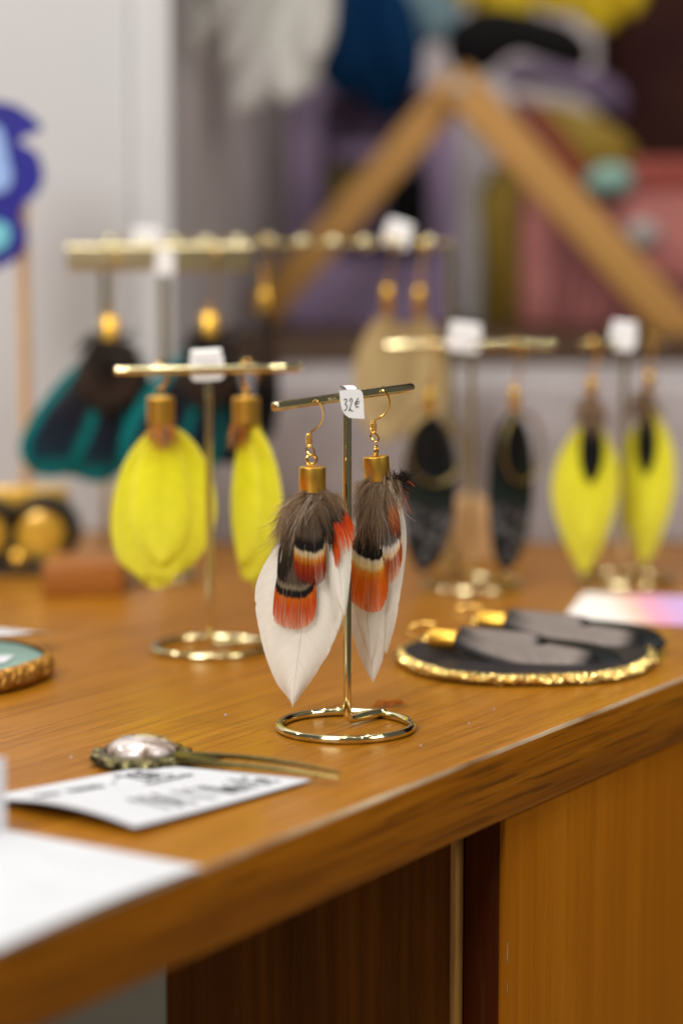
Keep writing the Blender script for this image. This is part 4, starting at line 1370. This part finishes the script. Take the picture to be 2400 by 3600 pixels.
gg = thing('goggles', (-0.2040, 0.425, 0.0), 'pair of round amber lenses in black and gold rims at left', 'goggles')
for sx in (-0.0035, 0.0250):
    def ringm(name, r0, r1, y0, y1, mat, par):
        g_ = G()
        n = 40
        rows = []
        for (r_, y_) in ((r0, y0), (r1, y0), (r1, y1), (r0, y1)):
            rows.append([g_.add((sx + r_ * math.cos(2 * math.pi * i / n), y_, 0.0185 + r_ * math.sin(2 * math.pi * i / n))) for i in range(n)])
        for k in range(4):
            A_, B_ = rows[k], rows[(k + 1) % 4]
            for i in range(n):
                g_.f.append((A_[i], B_[i], B_[(i + 1) % n], A_[(i + 1) % n]))
        return g_.build(name, mat, par)
    rm = ringm('rim', 0.0132, 0.0141, -0.001, 0.016, 'black_plastic', gg)
    ringm('outer_band', 0.0142, 0.0180, 0.010, 0.024, 'black_plastic', rm)
    g = G()
    n = 30
    g.ball((sx, 0.005, 0.0185), 0.0131, 30, 14, (1, 0.28, 1))
    g.build('lens', 'amber', gg)
    g = G()
    g.ball((sx - 0.010, -0.0045, 0.0075), 0.0046, 14, 10)
    g.build('stud', 'rich_gold', gg)
g = G()
g.box((-0.018, 0.026, 0.018), (0.036, 0.034, 0.0385))
g.build('top_band', 'amber', gg, bevel=0.003)
g = G()
g.box((-0.034, -0.012, 0.0003), (0.030, 0.020, 0.0040))
g.build('base', 'black_plastic', gg, bevel=0.001)
gg.scale = (1.2, 1.2, 1.2)

g = G()
g.box((-0.0215, 0.0, 0.0), (0.0215, 0.05, 0.017))
tag(g.build('wooden_block', 'red_wood', loc=(-0.1405, 0.338, 0.0003), bevel=0.001), 'reddish brown wooden block beside the goggles', 'block')
# tan wedge behind the hoop stand
g = G()
g.prism([(-0.034, 0.0), (0.030, 0.0), (0.012, 0.030), (-0.001, 0.040), (-0.014, 0.030)], -0.015, 0.02)
tag(g.build('wooden_wedge', 'pale_wood', loc=(0.079, 0.485, 0.0003), bevel=0.001), 'tan wooden wedge standing behind the hoop earrings stand', 'wedge')

# blue cut-out on a stick
bl = thing('stick_ornament', (-0.1905, 0.48, 0.0), 'cobalt blue wavy cut out on a pale stick at the left edge', 'ornament')
g = G()
S7 = 3880.0
out = [(-60, 225), (0, 232), (45, 242), (100, 285), (92, 300), (58, 312), (50, 325), (88, 348), (102, 400), (86, 440), (58, 462), (46, 482), (62, 530), (52, 570), (20, 600), (-20, 612), (-60, 600)]
P = smooth_line([((a - 43) / S7, (980 - b_) / S7, 0) for a, b_ in out] + [((-60 - 43) / S7, (980 - 225) / S7, 0)], 70)
g.prism([(p.x, p.y + 0.0785) for p in reversed(P[:-1])], -0.003, 0.001)
wing = g.build('cut_out', 'cobalt', bl)
for nm, mt, pts in (('patch', 'sky_blue', [(-50, 285), (0, 285), (16, 315), (24, 360), (32, 400), (20, 430), (-10, 438), (-50, 430)]), ('patch', 'aqua', [(-50, 505), (10, 505), (26, 530), (15, 558), (-20, 575), (-50, 570)])):
    g = G()
    Q = smooth_line([((a - 43) / S7, (980 - b_) / S7, 0) for a, b_ in pts] + [((pts[0][0] - 43) / S7, (980 - pts[0][1]) / S7, 0)], 30)
    g.prism([(p.x, p.y + 0.0785) for p in reversed(Q[:-1])], -0.0042, -0.0031)
    g.build(nm, mt, wing)
g = G()
g.tube([(0.002, 0.004, 0.0005), (0.002, 0.004, 0.12), (0.002, 0.004, 0.24)], 0.0034, 10)
g.build('stick', 'pale_wood', bl)

# ------------------------------------------------------------------ hairpin and written cards
hp = thing('hair_pin', (-0.0757, -0.0585, 0.0), 'bronze hair pin with a milky glass dome and scalloped setting', 'hair pin')
g = G()
n = 72
rows = []
for (r_, z, k) in ((0.0170, 0.0030, 1), (0.0178, 0.0018, 1), (0.0172, 0.0036, 1), (0.0152, 0.0044, 0.5), (0.0135, 0.0050, 0.2)):
    row = []
    for i in range(n):
        a = 2 * math.pi * i / n
        s_ = 1 + k * 0.085 * abs(math.sin(a * 6))
        row.append(g.add((r_ * s_ * math.cos(a) * 1.04, r_ * s_ * math.sin(a), z + 0.0006 * k * abs(math.sin(a * 6)))))
    rows.append(row)
for A_, B_ in zip(rows, rows[1:]):
    for i in range(n):
        g.f.append((A_[i], A_[(i + 1) % n], B_[(i + 1) % n], B_[i]))
g.f.append(tuple(reversed(rows[0])))
st = g.build('setting', 'bronze', hp)
for i in range(12):
    a = 2 * math.pi * (i + 0.5) / 12
    g = G()
    g.ball((0.0165 * math.cos(a) * 1.04, 0.0165 * math.sin(a), 0.0040), 0.0020, 10, 7, (1.3, 1.3, 0.5))
    g.build('scallop', 'bronze', st)
g = G()
prof = [(0.0133, 0.0045)] + [(0.0133 * math.cos(R(a)), 0.0050 + 0.0058 * math.sin(R(a))) for a in range(0, 90, 9)] + [(0.0004, 0.0108)]
g.lathe(prof, 48)
g.build('dome', 'dome_glass', hp)
g = G()
tail = Vector((-0.0006 + 0.0757, -0.0953 + 0.0585, 0))
d = tail.normalized()
sd = Vector((-d.y, d.x, 0))
for side, name in ((1, 'prong'), (-1, 'prong')):
    g = G()
    pts = []
    for i in range(16):
        t = i / 15
        p = d * (0.012 + t * (tail.length - 0.012)) + sd * side * (0.0034 * (1 - 0.75 * t * t))
        pts.append((p.x, p.y, 0.0032 + 0.0020 * math.sin(math.pi * t * 0.9) + 0.0008 * side))
    g.tube(pts, [0.0011 * (1 - 0.5 * (i / 15) ** 3) for i in range(16)], 8)
    g.build(name, 'bronze_light', hp)
g = G()
pts = [d * 0.012 + sd * 0.0036, d * 0.034 + sd * 0.0034, d * 0.034 - sd * 0.0034, d * 0.012 - sd * 0.0036]
g.sheet([(p.x, p.y, 0.0052) for p in pts], 0.0007)
g.build('plate', 'bronze_light', hp, smooth=False)

# written card, gently curled: corners A (near), B (right), D (far), C (left)
cA, cB, cD, cC = Vector((-0.0692, -0.1662, 0)), Vector((-0.0110, -0.0925, 0)), Vector((-0.0700, -0.0690, 0)), Vector((-0.1290, -0.1215, 0))
def card_pt(u, v):
    """u along the reading direction (C/A side to D/B side), v from the reader's edge upwards"""
    p = cA.lerp(cB, u).lerp(cC.lerp(cD, u), v)
    lift = 0.0018 + 0.0040 * (1 - u) ** 2 * math.sin(math.pi * min(1, v * 0.9 + 0.12)) * 1.0
    return Vector((p.x, p.y, lift))
card = thing('written_card', (0, 0, 0), 'white handwritten price card under the bronze hair pin', 'card')
g = G()
NU, NV = 24, 20
rows = [[g.add(card_pt(i / NU, j / NV)) for i in range(NU + 1)] for j in range(NV + 1)]
low = [[g.add(card_pt(i / NU, j / NV) - Vector((0, 0, 0.0005))) for i in range(NU + 1)] for j in range(NV + 1)]
for j in range(NV):
    for i in range(NU):
        g.f.append((rows[j][i], rows[j][i + 1], rows[j + 1][i + 1], rows[j + 1][i]))
        g.f.append((low[j][i], low[j + 1][i], low[j + 1][i + 1], low[j][i + 1]))
for j in range(NV):
    g.f.append((rows[j][0], rows[j + 1][0], low[j + 1][0], low[j][0]))
    g.f.append((rows[j][NU], low[j][NU], low[j + 1][NU], rows[j + 1][NU]))
for i in range(NU):
    g.f.append((rows[0][i], low[0][i], low[0][i + 1], rows[0][i + 1]))
    g.f.append((rows[NV][i], rows[NV][i + 1], low[NV][i + 1], low[NV][i]))
g.build('sheet', 'paper', card)

GL = {   # handwritten glyphs in a unit cell
    '1': [[(0.2, 0.75), (0.5, 1.0), (0.45, 0.0)]],
    '5': [[(0.8, 1.0), (0.3, 0.95), (0.25, 0.55), (0.65, 0.6), (0.8, 0.3), (0.5, 0.0), (0.15, 0.08)]],
    '€': [[(0.85, 0.9), (0.5, 1.0), (0.25, 0.5), (0.5, 0.0), (0.85, 0.1)], [(0.05, 0.6), (0.75, 0.62)], [(0.05, 0.4), (0.7, 0.42)]],
    "'": [[(0.4, 1.0), (0.3, 0.75)]],
    'l': [[(0.3, 1.0), (0.3, 0.1), (0.5, 0.0)]],
    'U': [[(0.15, 0.95), (0.15, 0.25), (0.45, 0.0), (0.75, 0.25), (0.78, 0.95)]],
    'n': [[(0.15, 0.55), (0.18, 0.0)], [(0.18, 0.35), (0.5, 0.55), (0.7, 0.4), (0.75, 0.0)]],
    'i': [[(0.4, 0.55), (0.42, 0.0)], [(0.4, 0.78), (0.45, 0.82)]],
    't': [[(0.45, 0.95), (0.42, 0.1), (0.65, 0.0)], [(0.15, 0.62), (0.75, 0.66)]],
    'é': [[(0.2, 0.3), (0.7, 0.35), (0.55, 0.56), (0.25, 0.45), (0.25, 0.1), (0.7, 0.05)], [(0.4, 0.72), (0.65, 0.92)]],
    '2': [[(0.15, 0.75), (0.45, 1.0), (0.75, 0.75), (0.2, 0.05), (0.8, 0.08)]],
    '8': [[(0.6, 0.95), (0.25, 0.8), (0.7, 0.3), (0.4, 0.0), (0.2, 0.3), (0.7, 0.75), (0.6, 0.95)]],
    '~': [[(0.0, 0.2), (0.2, 0.5), (0.4, 0.1), (0.6, 0.5), (0.8, 0.15), (1.0, 0.4)]],
    '-': [[(0.1, 0.4), (0.8, 0.42)]],
}
def write(g, text, u0, v0, cu, cv, wd, slope=0.0):
    for k, ch in enumerate(text):
        for st_ in GL.get(ch, []):
            P_ = smooth_line([(a, b_, 0) for a, b_ in st_], 14)
            pts3 = [card_pt(u0 + (k + p.x * 0.85) * cu, v0 + p.y * cv + slope * k) + Vector((0, 0, 0.0003)) for p in P_]
            prev = None
            for i, p in enumerate(pts3):
                a = pts3[max(0, i - 1)]
                c = pts3[min(len(pts3) - 1, i + 1)]
                t = (c - a)
                nn = Vector((-t.y, t.x, 0)).normalized() * wd / 2
                x1, x2 = g.add(p + nn), g.add(p - nn)
                if prev:
                    g.f.append((prev[0], prev[1], x2, x1))
                prev = (x1, x2)
g = G()
write(g, "15€ l'Unité", 0.26, 0.10, 0.062, 0.27, 0.0014)
write(g, '~~ ~~~ - 28€', 0.10, 0.66, 0.062, 0.23, 0.0013, 0.002)
write(g, '~~~~', 0.60, 0.56, 0.07, 0.15, 0.0010, 0.004)
g.build('writing', 'ink', card, smooth=False, kind='stuff')

# blank paper at the near left, hanging to the edge
g = G()
NU, NV = 16, 8
pA, pB, pC, pD = Vector((-0.0445, -0.2090, 0)), Vector((-0.0975, -0.2960, 0)), Vector((-0.1750, -0.2700, 0)), Vector((-0.1130, -0.1665, 0))
def pp(u, v):
    p = pA.lerp(pB, u).lerp(pD.lerp(pC, u), v)
    return Vector((p.x, p.y, 0.0012 + 0.0012 * math.sin(u * 3 + v)))
rows = [[g.add(pp(i / NU, j / NV)) for i in range(NU + 1)] for j in range(NV + 1)]
low = [[g.add(pp(i / NU, j / NV) - Vector((0, 0, 0.0004))) for i in range(NU + 1)] for j in range(NV + 1)]
for j in range(NV):
    for i in range(NU):
        g.f.append((rows[j][i], rows[j + 1][i], rows[j + 1][i + 1], rows[j][i + 1]))
        g.f.append((low[j][i], low[j][i + 1], low[j + 1][i + 1], low[j + 1][i]))
for i in range(NU):
    g.f.append((rows[0][i], rows[0][i + 1], low[0][i + 1], low[0][i]))
    g.f.append((rows[NV][i], low[NV][i], low[NV][i + 1], rows[NV][i + 1]))
for j in range(NV):
    g.f.append((rows[j][0], low[j][0], low[j + 1][0], rows[j + 1][0]))
    g.f.append((rows[j][NU], rows[j + 1][NU], low[j + 1][NU], low[j][NU]))
tag(g.build('blank_paper', 'paper'), 'blank white paper at the near left corner by the table edge', 'paper')
g = G()
g.box((-0.03, 0, 0), (0.0, 0.0006, 0.026))
tag(g.build('standing_card', 'paper', loc=(-0.1120, -0.168, 0.0013), smooth=False), 'white card standing upright at the left edge of the picture', 'card')

# dropped orange feather wisp and specks of dust on the table
wsp = thing('feather_wisp', (0.0165, 0.045, 0.0), 'loose orange feather wisp lying behind the front ring', 'wisp')
rnd = random.Random(9)
g = G()
for i in range(40):
    x = rnd.uniform(-0.004, 0.004)
    pts = [(x + t * rnd.uniform(0.006, 0.009), rnd.uniform(-0.002, 0.002) + t * 0.004, 0.0004 + 0.0025 * math.sin(t * 3.0) * rnd.uniform(0.5, 1.1)) for t in (0, 0.25, 0.5, 0.75, 1.0)]
    g.tube(pts, 0.00012, 4)
g.build('barbs', 'orange_hair', wsp, kind='stuff')
g = G()
for (x, y) in ((-0.0868, -0.012), (-0.1035, -0.050), (0.052, 0.012), (0.031, -0.030), (-0.048, 0.028), (0.064, 0.040)):
    g.ball((x, y, 0.0003), rnd.uniform(0.0003, 0.0005), 6, 4)
du = g.build('dust', 'paper')
du['kind'] = 'stuff'
du['label'] = 'tiny white specks of dust on the table'

# ------------------------------------------------------------------ background: easel, frame, bags, feathers
ZS = 0.1180     # top of the shelf board
ea = thing('wooden_easel', (0.0850, 0.85, ZS), 'tan wooden easel legs meeting in an inverted V in the background', 'easel')
def beam(name, a, b_, wd, dp, y):
    a, b_ = Vector((a[0], 0, a[1])), Vector((b_[0], 0, b_[1]))
    d_ = b_ - a
    ln = d_.length
    g_ = G()
    g_.box((0, -dp / 2, -wd / 2), (ln, dp / 2, wd / 2))
    o = g_.build(name, 'easel_wood', ea, bevel=0.002)
    o.location = (a.x, y, a.z)
    o.rotation_euler = (0, -math.atan2(d_.z, d_.x), 0)
    return o
beam('leg', (-0.146, 0.012), (0.002, 0.183), 0.026, 0.018, 0.010)
beam('leg', (-0.004, 0.186), (0.220, -0.070 + 0.012), 0.029, 0.020, -0.011)
g = G()
g.ball((0.001, -0.021, 0.178), 0.0060, 16, 10, (1, 0.5, 1))
g.build('bolt', 'grey_clasp', ea)

fr = thing('lilac_picture', (0.0030, 0.96, ZS), 'lilac picture frame with a dark purple picture behind the easel', 'frame')
S8 = 2925.0
def fx(px, py):
    return ((px - 784) / S8 - 0.0030, ZQ - (py - 480) / S8 - ZS)
ZQ = 0.2010 + 0.008
def frect(name, x0, y0, x1, y1, ya, yb, mat, par, bev=0.0015):
    a = fx(x0, y1)
    b_ = fx(x1, y0)
    g_ = G()
    g_.box((a[0], ya, max(0.0, a[1])), (b_[0], yb, b_[1]))
    return g_.build(name, mat, par, bevel=bev)
frect('frame_side', 662, 200, 738, 765, 0, 0.016, 'lilac', fr)
frect('frame_side', 985, 200, 1048, 765, 0, 0.016, 'lilac', fr)
frect('frame_top', 739, 200, 984, 235, 0, 0.016, 'lilac', fr)
frect('frame_bottom', 739, 600, 984, 765, 0, 0.016, 'lilac', fr)
pic = frect('picture', 739, 236, 984, 599, 0.006, 0.012, 'deep_purple', fr, 0.0005)
for nm, mt, r4 in (('patch', 'lilac', (760, 330, 900, 390)), ('patch', 'olive', (755, 375, 840, 470)), ('patch', 'black_cloth', (890, 400, 984, 560)), ('patch', 'deep_purple', (745, 480, 860, 560))):
    frect(nm, *r4, 0.003, 0.0055, mt, pic, 0.0005)
# yellow and white vases / flasks between frame and bag
def blob(name, cx_, y0, y1, hw, mat, Y, label, cat, prof=None, squash=0.5):
    """upright turned shape from drawing coords at depth Y"""
    s8 = 5553.0 / (Y + 0.9575 + 0.0)
    o_x = (cx_ - 784) / s8
    zt = 0.2087 - (y0 - 480) / s8
    zb = max(0.1182, 0.2087 - (y1 - 480) / s8)
    hgt = zt - zb
    g_ = G()
    prof = prof or [(0.5, 0), (0.9, 0.08), (1.0, 0.35), (0.8, 0.6), (0.4, 0.8), (0.3, 0.95), (0.36, 1.0)]
    g_.lathe([(hw / s8 * r_, hgt * z) for r_, z in prof], 28)
    o = g_.build(name, mat, loc=(o_x, Y, zb))
    return tag(o, label, cat)
blob('vase', 1150, 380, 770, 64, 'mustard', 0.99, 'mustard yellow vase between the lilac frame and the pink bag', 'vase', [(0.7, 0), (0.8, 0.1), (0.9, 0.4), (1.0, 0.7), (0.8, 0.85), (0.45, 0.95), (0.5, 1.0)])
blob('flask', 1088, 400, 770, 20, 'grey_clasp', 0.93, 'slim pale grey flask between the lilac frame and mustard vase', 'flask')

# pink bag with red flap and grey clasp
bagY = 0.93
s9 = 5553.0 / (bagY + 0.9575)
bgx = lambda px: (px - 784) / s9
bgz = lambda py: 0.2087 - (py - 480) / s9
bag = thing('pink_bag', (bgx(1400), bagY, ZS), 'dusty pink bag with a darker panel behind the right easel leg', 'bag')
def bbox_(name, x0, y0, x1, y1, ya, yb, mat, par, bev=0.003):
    g_ = G()
    g_.box((bgx(x0) - bgx(1400), ya, max(0.0002, bgz(y1) - ZS)), (bgx(x1) - bgx(1400), yb, bgz(y0) - ZS))
    return g_.build(name, mat, par, bevel=bev)
bd = bbox_('body', 1195, 440, 1640, 790, 0.0, 0.06, 'rose', bag, 0.006)
bbox_('panel', 1262, 500, 1620, 775, -0.006, -0.0005, 'deep_rose', bd, 0.002)
bbox_('pocket', 1420, 455, 1620, 640, -0.012, -0.0065, 'rose', bd, 0.002)
for k in range(9):
    g = G()
    xx = bgx(1275 + k * 38) - bgx(1400)
    g.tube([(xx, -0.0075, 0.004), (xx + 0.006, -0.0078, 0.035), (xx + 0.012, -0.0075, 0.066)], 0.0016, 6)
    g.build('rib', 'rose', bag)
g = G()
g.ball((bgx(1465) - bgx(1400), -0.016, bgz(535) - ZS), 0.0130, 18, 10, (1, 0.35, 0.8))
g.build('clasp', 'grey_clasp', bag)
rb_ = bbox_('flap', 1445, 365, 1660, 438, 0.004, 0.050, 'brick_red', bag, 0.004)

# heap of trimmings above the bag
def leaf(name, pts, Y, mat, label, cat, th=0.006, group=None):
    s = 5553.0 / (Y + 0.9575)
    cx_ = sum(p[0] for p in pts) / len(pts)
    cy_ = max(p[1] for p in pts)
    loc = ((cx_ - 784) / s, Y, 0.2087 - (cy_ - 480) / s)
    P_ = smooth_line([((a - cx_) / s, (cy_ - b_) / s, 0) for a, b_ in pts] + [((pts[0][0] - cx_) / s, (cy_ - pts[0][1]) / s, 0)], 40)
    g_ = G()
    c = Vector((sum(p.x for p in P_[:-1]) / 39, 0, sum(p.y for p in P_[:-1]) / 39))
    rings = []
    for k, (f, dy) in enumerate(((1.0, 0.0), (0.86, -th * 0.6), (0.5, -th), (0.15, -th * 1.1))):
        rings.append([g_.add((c.x + (p.x - c.x) * f, dy, c.z + (p.y - c.z) * f)) for p in P_[:-1]])
    for A_, B_ in zip(rings, rings[1:]):
        for i in range(39):
            g_.f.append((A_[i], A_[(i + 1) % 39], B_[(i + 1) % 39], B_[i]))
    g_.f.append(tuple(rings[-1]))
    back = [g_.add((c.x + (p.x - c.x) * 0.8, th * 0.7, c.z + (p.y - c.z) * 0.8)) for p in P_[:-1]]
    for i in range(39):
        g_.f.append((rings[0][(i + 1) % 39], rings[0][i], back[i], back[(i + 1) % 39]))
    g_.f.append(tuple(reversed(back)))
    o = g_.build(name, mat, loc=loc)
    return tag(o, label, cat, group)
leaf('padded_leaf', [(1215, 240), (1280, 245), (1360, 270), (1430, 320), (1450, 365), (1400, 400), (1340, 415), (1290, 380), (1240, 310)], 0.99, 'mustard', 'mustard padded leaf shape above the pink bag', 'ornament', 0.012)
leaf('red_strap', [(1165, 225), (1215, 240), (1270, 300), (1340, 385), (1350, 440), (1310, 420), (1240, 340), (1180, 270)], 0.965, 'brick_red', 'red strap curving behind the right easel leg', 'strap', 0.008)
leaf('green_flower', [(1335, 410), (1360, 385), (1400, 378), (1440, 392), (1448, 430), (1420, 450), (1370, 452), (1340, 440)], 0.92, 'sea_green', 'pale sea green flower on top of the pink bag', 'flower', 0.012)
leaf('lilac_roll', [(1140, 165), (1190, 145), (1280, 160), (1380, 180), (1425, 220), (1418, 275), (1380, 262), (1320, 225), (1220, 205), (1150, 200)], 1.02, 'lilac_dim', 'rolled lilac ribbon above the mustard leaf', 'ribbon', 0.014)
leaf('black_hat', [(1030, 70), (1100, 30), (1200, 40), (1300, 70), (1345, 120), (1330, 165), (1250, 150), (1180, 130), (1120, 170), (1060, 180), (1020, 130)], 0.90, 'black_cloth', 'black felt shape under the yellow petals at the top', 'hat', 0.02)

# feather headpiece hanging from above: each a bunch with its own feathers
def plume(name, items, Y, label, cat='feathers', stemmat='quill'):
    s = 5553.0 / (Y + 0.9575)
    ax_, ay_ = items[0][1]
    o = thing(name, ((ax_ - 784) / s, Y, 0.2087 - (ay_ - 480) / s), label, cat)
    for k, (mt, base, tip, wd) in enumerate(items):
        bx, by = base
        tx, ty = tip
        dv = Vector((tx - bx, ty - by, 0))
        nn = Vector((-dv.y, dv.x, 0)).normalized()
        Lp, Rp = [], []
        for t in (0.0, 0.15, 0.35, 0.55, 0.75, 0.9, 1.0):
            c = Vector((bx - ax_, by - ay_, 0)) + dv * t
            f = wd * max(0.06 if t == 0 else 0.02, math.sin(math.pi * min(1, t * 0.92 + 0.04)) ** 0.7)
            if t == 1.0:
                f = wd * 0.02
            Lp.append((c.x + nn.x * f, c.y + nn.y * f))
            Rp.append((c.x - nn.x * f, c.y - nn.y * f))
        vane('feather', Lp, Rp, s, mt, o, -0.004 * k, 0.010, 0.006, 0, nt=18, nw=7, rag=0.08)
    return o
plume('white_plume', [('grey_vane', (680, -80), (545, 270), 75), ('grey_vane', (700, -80), (660, 245), 80), ('grey_vane', (640, -90), (520, 170), 60), ('grey_vane', (620, -90), (470, 90), 55), ('grey_vane', (730, -90), (720, 160), 50)], 0.72,
      'pale grey white feather plume hanging at the top', 'feathers')
plume('smoke_plume', [('smoke_vane', (470, -40), (425, 110), 30), ('grey_vane', (450, -60), (445, 155), 26)], 0.66, 'small smoky grey feather left of the white plume')
plume('blue_plume', [('blue_vane', (840, -60), (895, 282), 92), ('blue_vane', (795, -60), (795, 235), 80), ('blue_vane', (870, -60), (935, 235), 60)], 0.90, 'dark blue feather plume hanging above the easel')
plume('pale_blue_plume', [('pale_blue_vane', (920, -70), (965, 120), 60), ('pale_blue_vane', (980, -70), (1010, 110), 60)], 0.93, 'pale blue feather between the blue plume and yellow petals')
plume('yellow_petals', [('gold_petal', (1130, -100), (1185, 62), 95), ('gold_petal', (1320, -90), (1395, 78), 70), ('gold_petal', (1250, -100), (1290, 45), 70), ('gold_petal', (1060, -90), (1075, 20), 50), ('gold_petal', (1400, -90), (1440, 50), 50)], 0.93,
      'bright yellow petals at the top edge of the picture', 'petals')
